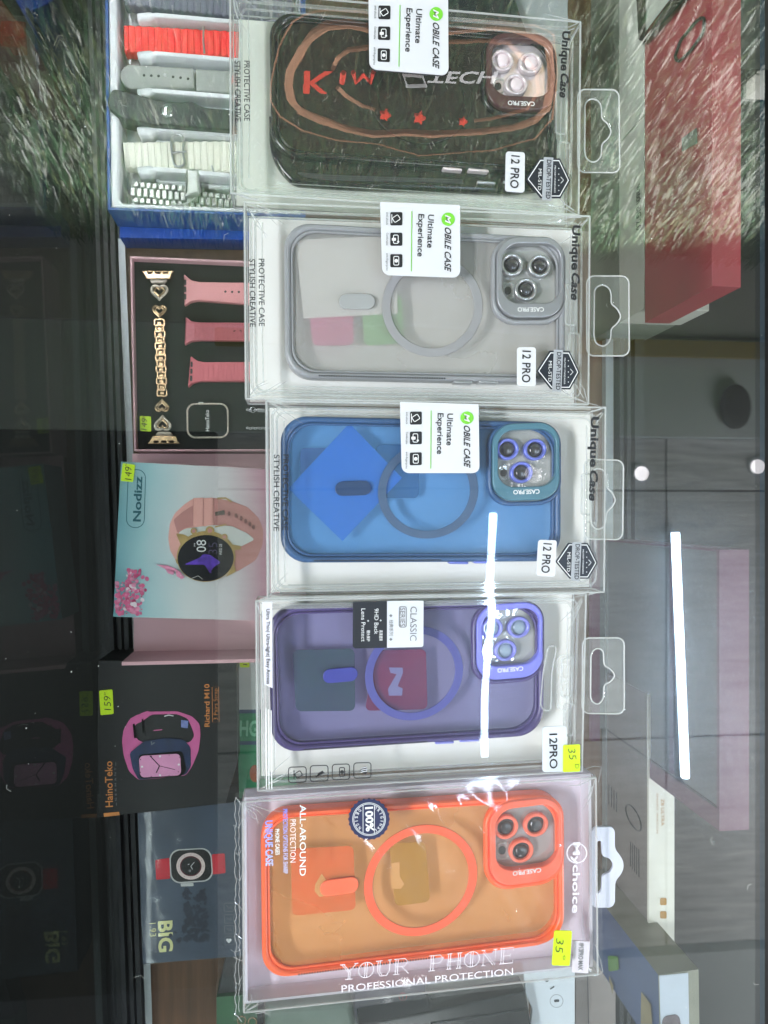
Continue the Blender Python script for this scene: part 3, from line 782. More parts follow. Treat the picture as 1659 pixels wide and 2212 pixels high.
wipe(X('C', (655, 1000), (1075, 985), (1078, 1355), (690, 1360)), (214, 78, 146), 'pink sachet below the white slip behind the grey phone case', hole=None)
wipe(X('C', (1160, 985), (1530, 870), (1560, 1330), (1180, 1360)), (120, 190, 112), 'green sachet behind the ring of the grey phone case', z=.0080)

# ---- pack 3: blue case
q3 = [(575, 866), (1308, 880), (1305, 1279), (578, 1292)]; c3 = [(606, 897), (1213, 911), (1213, 1213), (606, 1216)]
r3 = thing('case_pack', 'clear hanging pack with the blue phone case and a bright lamp streak', 'phone case pack', W(940, 1080, .0006), GP)
card(r3, q3, m_card); shell(r3, q3, True, 37, wavy=.00022)
feature_label(r3, qmap([(821, 441), (994, 446), (994, 600), (826, 594)], [(864, 873), (1034, 876), (1036, 1022), (868, 1022)]))
model_label(r3, qmap(rect(1117, 750, 1157.6, 834), [(1163, 1166), (1203, 1167), (1199, 1246), (1158, 1244)]))
badge(r3, qmap([(1159, 756), (1252, 756), (1252, 845), (1159, 845)], [(1200, 1171), (1291, 1171), (1291, 1254), (1200, 1254)]))
print_front(r3, qmap([(538, 486), (1254, 486), (1254, 706), (538, 706)], [(592, 900), (1294, 900), (1292, 1147), (589, 1147)]))
o3 = [(1262, 992), (1347, 994), (1345, 1166), (1262, 1164)]
tab(r3, o3, T(qmap([(1268, 596), (1359, 596), (1359, 769), (1268, 769)], o3), HOLE2), m_tab, z=.0170, edge=m_rim)
k3 = thing('phone_case', 'blue frosted phone case with violet lens rings over a tilted blue cloth', 'phone case', W(910, 1060, .003), GR)
b_fr = plas('navy blue case frame', (48, 86, 132))
case_body(k3, c3, b_fr, frost('blue frosted panel', (92, 150, 210), .34, tint=(.40, .64, .90)), plas('slate magnet ring', (62, 88, 122), .5), plas('navy alignment bar', (26, 58, 100)), pm('teal bezel', (70, 118, 138), .3), pm('violet lens ring', (112, 124, 214), .3, metal=.3), m_win, m_smoke)
slip(X('E', (895, 245), (1390, 760), (830, 1355), (320, 860)), (40, 130, 214), 'square blue cleaning cloth lying cornerwise behind the blue phone case', z=.0092)
wipe(X('E', (430, 470), (760, 470), (760, 800), (430, 800)), (92, 50, 110), 'purple sachet half hidden by the cloth behind the blue phone case', z=.0060)
wipe(X('E', (1150, 440), (1560, 440), (1560, 950), (1150, 950)), (52, 92, 122), 'dark sachet under the ring of the blue phone case', z=.0060)

# ---- pack 4: purple case
q4 = [(553, 1298), (1266, 1282), (1257, 1666), (557, 1708)]; c4 = [(578, 1312), (1177, 1294), (1176, 1589), (586, 1628)]
r4 = thing('case_pack', 'clear hanging pack with the purple phone case and a black and white corner label', 'phone case pack', W(905, 1490, .0006), GP)
card(r4, q4, m_card); shell(r4, q4, True, 51, wavy=.00026)
def lab4(b):
    b.px(X('G', (945, 115), (1253, 107), (1253, 532), (960, 538), (942, 520)), ZL, ZT + .0002, ZL, pm('black label half', (28, 31, 38), .45))
    b.px(rnd(X('G', (1254, 107), (1585, 103), (1583, 524), (1254, 531)), [0, 0, 5, 0]), ZL, ZT + .0002, ZL, pm('pale label half', (214, 218, 226), .45, var=.03))
    b.text('CLASSIC', X('G', 1466, 158), X('G', 1462, 468), 14.5, ZX, m_grey, .0)
    b.text('SERIES', X('G', 1372, 168), X('G', 1371, 338), 11, ZX, m_grey, .0)
    b.stroke(rnd(X('G', (1364, 158), (1428, 158), (1427, 345), (1364, 345)), 4, 4), ZX, 1.4, m_grey, True)
    b.text('经典系列', X('G', 1276, 278), X('G', 1275, 420), 7, ZX, m_grey, .0)
    for y in (240, 455): b.flat(X('G', (1288, y - 15), (1303, y), (1288, y + 15), (1273, y)), ZX, m_grey)
    b.text('9HD Back', X('G', 1140, 175), X('G', 1138, 408), 9, ZX, m_wink, .0)
    b.text('Lens Protect', X('G', 1020, 176), X('G', 1020, 475), 9, ZX, m_wink, .0)
    b.text('高清透背', X('G', 1186, 372), X('G', 1185, 468), 5.6, ZX, m_wink, .01); b.text('镜头保护', X('G', 1072, 372), X('G', 1071, 472), 5.6, ZX, m_wink, .01)
    for x, y in ((1196, 283), (1082, 287)):
        b.stroke(X('G', (x - 9, y), (x + 9, y)), ZX, 1.1, m_wink); b.stroke(X('G', (x, y - 9), (x, y + 9)), ZX + .0001, 1.1, m_wink)
part('corner_label', r4, lab4)
def strip4(b):
    b.px(X('G', (120, 118), (212, 112), (215, 897), (140, 860)), ZT, ZT + .0002, ZT + .0006, pm('lilac strip', (222, 222, 236), .5))
    b.text('Ultra Thin| Ultra-light| Easy Access', X('G', 158, 180), X('G', 161, 860), 7.5, ZT + .0009, m_ink, .008)
    for x in (155, 178, 203): b.stroke(X('G', (x, 1080 + (x - 155) * .4), (x + 5, 1815)), ZT + .0006, 2.0, m_wink)
    for (x0, y0, x1, y1), k in zip(((360, 1610, 520, 1755), (557, 1597, 718, 1745), (757, 1585, 913, 1730), (952, 1572, 1108, 1715)), (0, 3, 2, 4)):
        b.stroke(rnd(X('G', (x0, y0 + 5), (x1, y0), (x1, y1 - 6), (x0, y1)), 6, 4), ZT + .0007, 2.0, m_ink, True)
        phone_icon(b, X('G', (x0 + x1) / 2 + 10, (y0 + y1) / 2), 12, k, ZT + .0008, m_ink, 2.0)
part('printed_strip', r4, strip4)
part('model_label', r4, lambda b: (b.px(rnd(X('H', (957, 1045), (1140, 1038), (1150, 1385), (957, 1390)), 6, 4), ZL, ZT + .0002, ZL, pm('blue white label', (216, 222, 232), .45)),
     b.text('12PRO', X('H', 1010, 1098), X('H', 1012, 1364), 18, ZX, m_ink, .012)))
part('price_sticker', r4, lambda b: (b.px(rnd(X('H', (1115, 1185), (1243, 1178), (1243, 1385), (1113, 1390)), 3), ZL + .0006, ZL + .0002, ZL + .0006, m_yel),
     b.text('35', X('H', 1150, 1212), X('H', 1162, 1300), 17, ZL + .0009, m_pen, -.012, .15), b.text('D', X('H', 1205, 1330), X('H', 1205, 1362), 9, ZL + .0009, m_pen, -.012)))
def emb(b):
    z = ZT + .0010
    b.text('CASE', X('H', 1085, 560), X('H', 1090, 880), 21, z, m_ridge, .015)
    b.ptube(rnd(X('H', (1070, 500), (1195, 500), (1185, 915), (1065, 915)), 14), ZT, 1.0, m_ridge, True, 6)
    b.ptube(rnd(X('H', (1000, 430), (1065, 430), (1025, 650), (1020, 935), (940, 905), (960, 640)), 12), ZT + .0006, 1.6, m_edge, True, 6)
part('embossed_lettering', r4, emb)
o4 = X('H', (1262, 370), (1577, 368), (1578, 947), (1258, 943))
tab(r4, o4, X('H', (1325, 500), (1345, 460), (1385, 445), (1420, 470), (1425, 580), (1480, 610), (1510, 655), (1480, 700), (1425, 725), (1420, 835), (1385, 875), (1345, 865), (1322, 830)), m_tab, z=.0165, edge=m_rim)
k4 = thing('phone_case', 'purple frosted phone case with violet camera bezel over green and red sachets', 'phone case', W(880, 1460, .003), GR)
v_fr = plas('dark purple case frame', (74, 62, 116))
case_body(k4, c4, v_fr, frost('purple frosted panel', (118, 114, 168), .22, tint=(.55, .54, .72)), plas('indigo magnet ring', (74, 76, 150), .5), plas('indigo alignment bar', (52, 58, 150)), pm('violet bezel', (122, 124, 226), .3), pm('violet ring', (136, 138, 222), .3, metal=.2), m_win, pm('pale blue lens', (140, 158, 176), .15, coat=.5))
wipe(X('G', (395, 565), (965, 550), (970, 1125), (425, 1130)), (22, 112, 58), 'dark green sachet at the left end of the purple phone case')
wipe(X('G', (1150, 570), (1620, 555), (1635, 1110), (1060, 1125)), (190, 32, 54), 'red sachet with a pale figure seven behind the purple phone case', hole=X('G', (1270, 710), (1395, 712), (1398, 760), (1350, 880), (1395, 900), (1390, 965), (1270, 965), (1262, 905), (1340, 770), (1285, 760)))

# ---- pack 5: orange case in a cellophane bag
q5 = [(524, 1733), (1287, 1680), (1291, 2104), (527, 2187)]; c5 = [(562, 1757), (1219, 1713), (1221, 2036), (566, 2119)]
r5 = thing('case_pack', 'boxed pack with the orange phone case wrapped in crinkled cellophane', 'phone case pack', W(905, 1925, .0006), GP)
m_lil = pm('lilac backing card', (216, 206, 220), .5, var=.05, vs=20)
part('backing_card', r5, lambda b: (b.px(q5, ZT, .0010, .0018, m_lil), b.px([q5, inset(q5, 6)], ZT, .0019, .0130, clear('milky plastic wall', .04, (.95, .95, 1), .1, haze=.5, hazec=(.88, .87, .95)))))
shell(r5, q5, False, 77, wavy=.0001)
m_film = clear('cellophane film', .05, (.99, .99, .99), .09, haze=.012, bump=.05, bs=60)
def bag(b):
    Q = [(508, 1712), (1296, 1662), (1303, 2112), (503, 2206)]
    b.sheet(Q, ZT + .0022, 120, 72, m_film, .0007, 30, 5.3, True)
    rr = random.Random(9)
    for k in range(9):
        t = k / 8; p = (510 + rr.uniform(-7, 4), 1725 + t * 460 + rr.uniform(-8, 8)); q = (524 + rr.uniform(-3, 3), p[1] + rr.uniform(-22, 22))
        b.ptube([p, ((p[0] + q[0]) / 2, p[1] + 6), q], .014, .9, m_edge, False, 5)
    b.ptube([(509 + rr.uniform(-2.5, 2.5), 1722 + k * 9.6) for k in range(50)], .012, .8, m_edge, False, 5); b.ptube([(517 + rr.uniform(-2, 2), 1730 + k * 9.3) for k in range(50)], .015, .7, m_edge, False, 5)
    b.ptube([(1262, 1662), (1283, 1655), (1300, 1657), (1292, 1690), (1284, 1672)], .017, .8, m_edge, False, 5)
    b.ptube([(1286, 2040), (1296, 2070), (1302, 2098), (1290, 2108), (1270, 2106)], .017, 1.0, m_edge, False, 5)
part('cellophane_bag', r5, bag)
m_silk = pm('silver white print', (232, 228, 236), .4, var=0)
def iri(name, a, c): return ramp_mat(name, [(0, a), (.5, (230, 235, 236)), (1, c)], (1, 0, 0), -.06, .06, .25)
m_iri = iri('iridescent print', (120, 140, 240), (150, 220, 235)); m_iri2 = iri('violet iridescent print', (225, 240, 245), (130, 120, 240))
z = ZT + .0046
if 1:
    part('slogan_lettering', r5, lambda b: b.text('ALL-AROUND', X('I', 614, 240), X('I', 612, 850), 13, z, m_iri2, .008))
    part('slogan_lettering', r5, lambda b: b.text('PROTECTION', X('I', 530, 365), X('I', 530, 735), 12, z, m_silk, 0))
    part('slogan_lettering', r5, lambda b: b.text('PROTECTION OPTIONS FOR SHARP', X('I', 468, 275), X('I', 472, 830), 9.5, z, m_iri, .02))
    part('slogan_lettering', r5, lambda b: b.text('PHONE CASES', X('I', 402, 447), X('I', 405, 670), 8.5, z, m_iri2, .02))
    part('slogan_lettering', r5, lambda b: b.text('UNIQUE CASE', X('I', 316, 375), X('I', 322, 765), 15, z, m_iri, .03))
    part('title_lettering', r5, lambda b: (b.text('Mychoice', X('J', 1212, 548), X('J', 1205, 1060), 16, z + .0003, m_silk, .02),
    b.flat([circ(X('J', 1237, 625), 22.5, 30), circ(X('J', 1237, 625), 20.0, 30)], z, m_silk)))
    part('slogan_lettering', r5, lambda b: b.text('PROFESSIONAL PROTECTION', X('I', 972, 1850), X('J', 775, 1508), 15, z, m_silk, .0))
SEG = {'Y': [[(0, 1), (.5, .45), (1, 1)], [(.5, .45), (.5, 0)], [(.14, 1), (.62, .45), (.62, 0)], [(.3, 0), (.8, 0)], [(-.1, 1), (.25, 1)], [(.85, 1), (1.1, 1)]],
       'O': [[(.5 + .5 * math.cos(a * .3142), .5 + .5 * math.sin(a * .3142)) for a in range(21)], [(.42, .02), (.42, .98)], [(.56, .02), (.56, .98)]],
       'U': [[(.1, 1), (.1, .3), (.3, 0), (.7, 0), (.88, .3), (.88, 1)], [(.24, 1), (.24, .3), (.4, .06)], [(-.05, 1), (.38, 1)], [(.75, 1), (1, 1)]],
       'R': [[(.12, 0), (.12, 1), (.7, 1), (.92, .78), (.7, .5), (.12, .5)], [(.26, 0), (.26, 1)], [(.5, .5), (1, 0)], [(-.02, 0), (.4, 0)], [(-.02, 1), (.2, 1)]],
       'P': [[(.12, 0), (.12, 1), (.7, 1), (.92, .76), (.7, .48), (.12, .48)], [(.28, 0), (.28, 1)], [(-.02, 0), (.42, 0)], [(-.02, 1), (.2, 1)]],
       'H': [[(.1, 0), (.1, 1)], [(.24, 0), (.24, 1)], [(.76, 0), (.76, 1)], [(.9, 0), (.9, 1)], [(.1, .5), (.9, .5)], [(0, 0), (.34, 0)], [(0, 1), (.34, 1)], [(.66, 0), (1, 0)], [(.66, 1), (1, 1)]],
       'N': [[(.1, 0), (.1, 1), (.88, 0), (.88, 1)], [(.1, .82), (.74, 0)], [(0, 0), (.25, 0)], [(-.04, 1), (.2, 1)], [(.74, 1), (1, 1)]],
       'E': [[(.9, .2), (.9, 0), (0, 0)], [(.12, 0), (.12, 1)], [(.27, 0), (.27, 1)], [(0, 1), (.9, 1), (.9, .8)], [(.27, .5), (.7, .5)], [(.7, .38), (.7, .62)]]}
def outline_letter(b, ch, p0, p1, up_, h, z):
    ex = p1 - p0
    for j, sgm in enumerate(SEG[ch]):
        b.stroke([tuple(p0 + ex * x + up_ * (h * y)) for x, y in sgm], z + .00002 * j, 1.5, m_silk)
def pr5(b):
    for k, ch in enumerate('YOUR PHONE'):
        if ch == ' ': continue
        t0 = k / 10.0; t1 = (k + .86) / 10.0
        A0 = Vector(X('I', 962, 1745)); A1 = Vector(X('J', 800, 1418))
        p0 = A0.lerp(A1, t0); p1 = A0.lerp(A1, t1); up_ = Vector((.07, -1)); 
        outline_letter(b, ch, p0, p1, up_, 33, z)
part('headline_lettering', r5, pr5)
def seal(b):
    c = X('I', 1208, 362); sc_ = []
    for k in range(72): sc_.append((c[0] + (44 + 1.6 * math.cos(k * 2 * math.pi / 3)) * math.cos(k * math.pi / 36), c[1] + (44 + 1.6 * math.cos(k * 2 * math.pi / 3)) * math.sin(k * math.pi / 36)))
    z = ZT + .0052
    b.px(sc_, z, z - .0004, z, pm('navy seal print', (38, 44, 82), .4))
    for r_ in (36, 33.5): b.flat([circ(c, r_, 40), circ(c, r_ - 1.1, 40)], z + .0003, m_wink)
    b.text('100%', (c[0] - 8, c[1] - 26), (c[0] - 6, c[1] + 27), 16, z + .0004, m_wink, .035)
    for dx in (-13, 11.5): b.stroke([(c[0] + dx, c[1] - 30), (c[0] + dx, c[1] + 30)], z + .0003, 1.2, m_wink)
    for wd, r_, sgn in (('ORIGINAL', 25, 1), ('DESIGN', 25, -1)):
        n = len(wd)
        for i, ch in enumerate(wd):
            th = (i - (n - 1) / 2) * .30
            if sgn > 0: pc = Vector((c[0] + r_ * math.cos(th), c[1] + r_ * math.sin(th))); tg = Vector((-math.sin(th), math.cos(th)))
            else:
                pc = Vector((c[0] - (r_ + 6) * math.cos(th), c[1] + (r_ + 6) * math.sin(th))); tg = Vector((math.sin(th), math.cos(th)))
            wdt = 1.2 if ch == 'I' else 4.6
            b.text(ch, tuple(pc - tg * wdt * .5), tuple(pc + tg * wdt * .5), 6.5, z + .0004, m_wink, .01)
part('round_seal', r5, seal)
part('price_sticker', r5, lambda b: (b.px(rnd(X('J', (1075, 1187), (1203, 1190), (1186, 1444), (1055, 1440)), 4), ZT + .0052, ZT + .0048, ZT + .0052, m_yel),
     b.text('35', X('J', 1088, 1243), X('J', 1080, 1350), 18, ZT + .0055, m_pen, -.012, .15), b.text('o', X('J', 1138, 1368), X('J', 1136, 1400), 8, ZT + .0055, m_pen, -.01)))
part('model_label', r5, lambda b: (b.px(X('J', (1212, 1262), (1335, 1270), (1322, 1500), (1204, 1492)), ZT + .0012, ZT + .0004, ZT + .0010, pm('lilac white label', (222, 216, 226), .5)),
     b.text('IP13PRO MAX', X('J', 1252, 1283), X('J', 1247, 1477), 11, ZT + .0015, m_grey, .02)))
tab(r5, X('J', (1330, 428), (1478, 422), (1505, 450), (1505, 590), (1552, 640), (1574, 705), (1552, 770), (1508, 815), (1505, 980), (1478, 1010), (1330, 1012)),
    X('J', (1378, 527), (1408, 527), (1414, 640), (1470, 655), (1497, 705), (1470, 752), (1414, 775), (1410, 885), (1384, 908), (1372, 895)), pm('white hang tab plastic', (206, 210, 226), .4, var=.03), z=.0090, th=.0018)
k5 = thing('phone_case', 'orange phone case with orange ring and bezel over red and olive sachets', 'phone case', W(890, 1920, .003), GR)
o_fr = plas('bright orange case frame', (255, 104, 52))
case_body(k5, c5, o_fr, frost('orange frosted panel', (246, 172, 98), .32, tint=(.99, .74, .46)), plas('orange magnet ring', (252, 100, 60), .5), plas('orange alignment bar', (255, 112, 70)), plas('orange bezel', (252, 108, 76)), plas('coral lens ring', (244, 118, 94)), m_win, m_smoke, ringr=(114, 97))
wipe(X('I', (535, 650), (1080, 622), (1100, 1180), (545, 1235)), (222, 70, 62), 'red square sachet at the left end of the orange phone case', hole=X('I', (800, 830), (850, 900), (870, 960), (840, 1020), (780, 1030), (740, 980), (745, 920)))
wipe([X('I', 1390, 600), X('J', 150, 570), X('J', 185, 1010), X('I', 1440, 1150)], (150, 150, 44), 'olive sachet inside the ring of the orange phone case', hole=X('I', (1400, 740), (1470, 730), (1470, 850), (1510, 920), (1480, 960), (1400, 960)))
# ================================================================== stock on the shelf under the glass
def PY(u, v, y):
    """photo pixel on a vertical plane y = const"""
    d = W(u, v, -1.0) - cam.location
    return cam.location + d * (y / d.y)
def PX(u, v, x):
    d = W(u, v, -1.0) - cam.location
    return cam.location + d * (x / d.x)
def wave(p0, p1, amp, n, k=4):
    p0, p1 = Vector(p0), Vector(p1); d = p1 - p0; nn = Vector((-d.y, d.x)).normalized(); o = []
    for i in range(n * k + 1):
        t = i / (n * k); o.append(tuple(p0 + d * t + nn * amp * math.sin(2 * math.pi * i / k + .4)))
    return o
def price(root, q, txt, p0, p1, z, h, sup=None, ink=None):
    def st(b):
        b.px(rnd(q, 2.5, 3), z, z, z + .0004, m_yel)
        b.text(txt, p0, p1, h, z + .0007, ink or m_penb, -.008, .12)
        if sup: b.text('o', sup[0], sup[1], 5, z + .0007, ink or m_penb, -.008)
    part('price_sticker', root, st)

# ---- blue box of watch straps
m_blue = pm('blue box card', (16, 72, 150), .4, var=.08, vs=20)
m_tray = pm('white vacuum tray', (222, 224, 230), .35, var=.03, vs=20, bump=.05, bs=60)
ZR = -.262
qb = [(226, -70), (660, -70), (660, 469), (232, 453)]
sb = thing('strap_box', 'open blue box with white moulded tray full of watch straps', 'gift box', W(440, 200, -.300), None)
part('box_wall', sb, lambda b: (b.px([qb, [(232, -60), (650, -60), (650, 463), (238.5, 447.5)]], ZR, -.300, ZR, m_blue, .0006), b.px(qb, ZR, -.3000, -.2985, m_blue)))
def trayf(b):
    o = [(232.5, -59), (649, -59), (649, 462.5), (239, 447)]
    b.px([o, rnd([(251, -40), (640, -40), (640, 452), (258, 437)], 10, 5)], ZR, -.297, ZR - .0012, m_tray, .0020)
    b.px(o, ZR, -.2975, -.2935, m_tray)
    for y0, y1 in ((108, 196), (490, 575), (862, 940), (1240, 1320), (1640, 1725)):
        b.px(rnd(X('N', (330, y0 - 16), (470, y0 - 30), (520, y0 - 8), (1900, y1 + 26), (1900, y1 + 66), (520, y0 + 34), (470, y0 + 66), (350, y0 + 66)), 5, 4), ZR, -.294, ZR - .003, m_tray, .0035)
        b.px(rnd(X('N', (480, y0 + 30), (1900, y1 + 62), (1900, y1 + 128), (520, y0 + 92)), 4, 4), ZR, -.294, -.280, m_tray, .003)
part('moulded_tray', sb, trayf)
def strap(label, fn):
    b = MB(); fn(b); return tag(b.build('watch_strap'), label, 'watch strap', 'watch straps in the trays')
ZS = -.272
def ribs(b, tl, tr, br, bl, n, mt, z):
    f = qmap([(0, 0), (1, 0), (1, 1), (0, 1)], [tl, tr, br, bl])
    for k in range(n):
        s0, s1 = (k + .12) / n, (k + .80) / n
        b.px(rnd([f((s0, .03)), f((s1, .03)), f((s1, .97)), f((s0, .97))], 3, 3), z, z - .004, z + .0007, mt, .0007)
def ocean(tl, tr, br, bl, mt):
    def fn(b):
        b.px(wave(tl, tr, 1.2, 18) + wave(br, bl, 1.2, 26), ZS, ZS - .012, ZS, mt, .0012); ribs(b, tl, tr, br, bl, 26, mt, ZS)
    return fn
m_sg = pm('slate grey rubber', (104, 104, 122), .5, var=.08); m_red_s = pm('bright red rubber', (250, 34, 40), .5, var=.06); m_ws = pm('ivory rubber', (236, 234, 222), .5, var=.04)
strap('slate grey wavy watch strap at the photo edge in the blue box', ocean(X('N', 215, -160), X('N', 1900, -60), X('N', 1900, 235), X('N', 222, 40), m_sg))
def redf(b):
    ocean(X('N', 215, 245), X('N', 1900, 340), X('N', 1900, 590), X('N', 225, 510), m_red_s)(b)
    b.ptube(X('N', (1012, 262), (1006, 390), (1018, 530)), ZS + .001, 2.0, m_steel)
strap('bright red ribbed watch strap with steel bar in the blue box', redf)
m_gs = pm('grey silicone', (158, 160, 158), .55, var=.03)
def grf(b):
    b.px(rnd(X('N', (178, 632), (905, 668), (925, 880), (190, 875)), [24, 2, 2, 26], 8), ZS, ZS - .012, ZS, m_gs, .0015)
    b.px(X('N', (928, 668), (1900, 715), (1900, 945), (930, 885)), ZS, ZS - .012, ZS - .002, m_gs, .0012)
    for x, y in ((420, 746), (492, 749), (564, 752), (708, 761), (782, 769), (856, 780)): b.flat(circ(X('N', x, y), 3.0, 12), ZS + .0004, m_penb)
    b.dome(X('N', 628, 746), 4.0, ZS, .0016, m_steel)
strap('plain grey watch strap with a row of round holes', grf)
m_bs = pm('black silicone', (34, 36, 44), .5, var=.08)
def blf(b):
    b.px(rnd(X('N', (60, 960), (110, 872), (330, 925), (570, 990), (780, 1012), (890, 995), (1010, 1060), (1900, 1130), (1900, 1330), (480, 1225), (160, 1150), (60, 1060)), [8, 8, 0, 8, 8, 10, 10, 0, 0, 10, 10, 8], 5), ZR + .004, -.280, ZR + .004, m_bs, .0016)
    b.dome(X('N', 645, 1103), 14.5, ZR + .004, .003, pm('brushed steel stud', (200, 202, 205), .22, metal=.9, var=.05), 24)
    for x in (990, 1060): b.flat(circ(X('N', x, 1178), 2.6, 10), ZR + .0044, m_penb)
    b.stroke(X('N', (205, 1040), (250, 1052)), ZR + .0044, 1.4, m_grey)
strap('black watch strap with round steel stud hanging over the tray edge', blf)
def whf(b):
    ocean(X('N', 208, 1405), X('N', 1900, 1385), X('N', 1900, 1740), X('N', 230, 1650), m_ws)(b)
    b.ptube(rnd(X('N', (690, 1330), (790, 1330), (815, 1400), (800, 1500), (830, 1620), (780, 1655), (720, 1640), (692, 1500)), 12, 6), ZS + .003, 2.4, m_steel, True)
    b.ptube(X('N', (700, 1510), (840, 1500)), ZS + .004, 2.2, m_steel); b.ptube(X('N', (1090, 1640), (1110, 1700)), ZS + .001, 1.8, m_steel)
strap('ivory white ribbed watch strap with a steel wire buckle', whf)
m_st2 = pm('polished steel link', (196, 198, 198), .3, metal=.55, var=.2, vs=90)
def stf(b):
    for k in range(22):
        x = 285 + k * 62; y = 1790 + k * 6 + (40 if x > 960 else 0); h = 215 if x < 960 else 190
        for r in range(3):
            a0, a1 = (0, .27) if r == 0 else ((.29, .71) if r == 1 else (.73, 1))
            o = 0 if r == 1 else 28
            b.px(rnd(X('N', (x + o, y + h * a0), (x + 54 + o, y + h * a0), (x + 54 + o, y + h * a1), (x + o, y + h * a1)), 2, 3), ZS, ZS - .008, ZS + (.001 if r == 1 else 0), m_st2, .0012)
    b.px(rnd(X('N', (840, 1690), (968, 1690), (975, 1930), (830, 1960)), 3), ZS + .004, ZS, ZS + .008, m_st2, .002)
    b.ptube(X('N', (700, 2020), (820, 2025), (930, 1960)), ZS + .006, 2.6, m_st2)
strap('polished steel link watch strap with folding clasp in the blue box', stf)
b = MB(); b.px([(258, 462), (660, 479), (660, 520), (258.5, 513)], -.3015, SH + .0005, -.3015, pm('bright blue lid card', (14, 84, 196), .4, var=.08), .0006)
tag(b.build('box_lid'), 'bright blue box lid lying under the open strap box', 'box lid')

# ---- pink watch set box
m_pink = pm('pink box card', (222, 176, 184), .5, var=.04, vs=30); m_foam = pm('black velvet foam', (23, 24, 26), .9, var=.15, vs=120); m_flatblk = pm('foam cavity shade and black print', (9, 10, 11), .95, var=.1)
ZP = -.285
qp = [(280.5, 553), (660, 569), (660, 974), (289.5, 974)]; qi = [(285, 558), (655, 574), (655, 970.5), (293.5, 970.5)]
pb = thing('watch_set_box', 'open pink gift box with black foam holding a heart bracelet and pink straps', 'gift box', W(470, 770, SH))
part('box_wall', pb, lambda b: (b.px([qp, qi], ZP, SH + .0005, ZP, m_pink, .0005), b.px(qp, ZP, SH + .0005, SH + .002, m_pink)))
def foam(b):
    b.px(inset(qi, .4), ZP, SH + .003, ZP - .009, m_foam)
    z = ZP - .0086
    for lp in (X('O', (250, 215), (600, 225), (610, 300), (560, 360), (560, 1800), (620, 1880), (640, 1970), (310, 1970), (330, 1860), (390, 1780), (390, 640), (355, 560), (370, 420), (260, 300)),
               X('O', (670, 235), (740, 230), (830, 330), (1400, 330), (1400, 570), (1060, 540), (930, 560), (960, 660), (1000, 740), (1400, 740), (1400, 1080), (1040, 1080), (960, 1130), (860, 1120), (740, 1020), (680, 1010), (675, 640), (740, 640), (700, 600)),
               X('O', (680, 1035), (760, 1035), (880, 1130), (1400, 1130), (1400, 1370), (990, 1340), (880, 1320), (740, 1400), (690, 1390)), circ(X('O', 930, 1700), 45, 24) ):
        b.flat(rnd(lp, 4, 4), z, m_flatblk)  # flat darker shapes give the foam recesses their shade
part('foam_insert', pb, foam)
price(pb, X('O', (272, 1665), (380, 1672), (382, 1818), (274, 1812)), '149', X('O', 340, 1805), X('O', 345, 1690), ZP - .008, 12, (X('O', 318, 1684), X('O', 318, 1668)))
def lid(b):
    z0 = -.3000
    a, c = W(286, 980, z0), W(660, 980, z0); d, e = W(660, 1400, z0), W(289, 1407, z0)
    for q in [[a, c, d, e]]:
        b.shape([[p.xy for p in q]], z0 - .003, z0, m_pink)
    f, g = W(660, 1421, -.262), W(263, 1430, -.262)
    t = Vector((.003, 0, 0))
    d2, e2 = d + Vector((0, 0, .0)), e
    vs = [d2, e2, g, f, d2 + t, e2 + t, g + t, f + t]
    b.add(vs, [(0, 1, 2, 3), (7, 6, 5, 4), (0, 4, 5, 1), (1, 5, 6, 2), (2, 6, 7, 3), (3, 7, 4, 0)], m_pink)
part('hinged_lid', pb, lid)
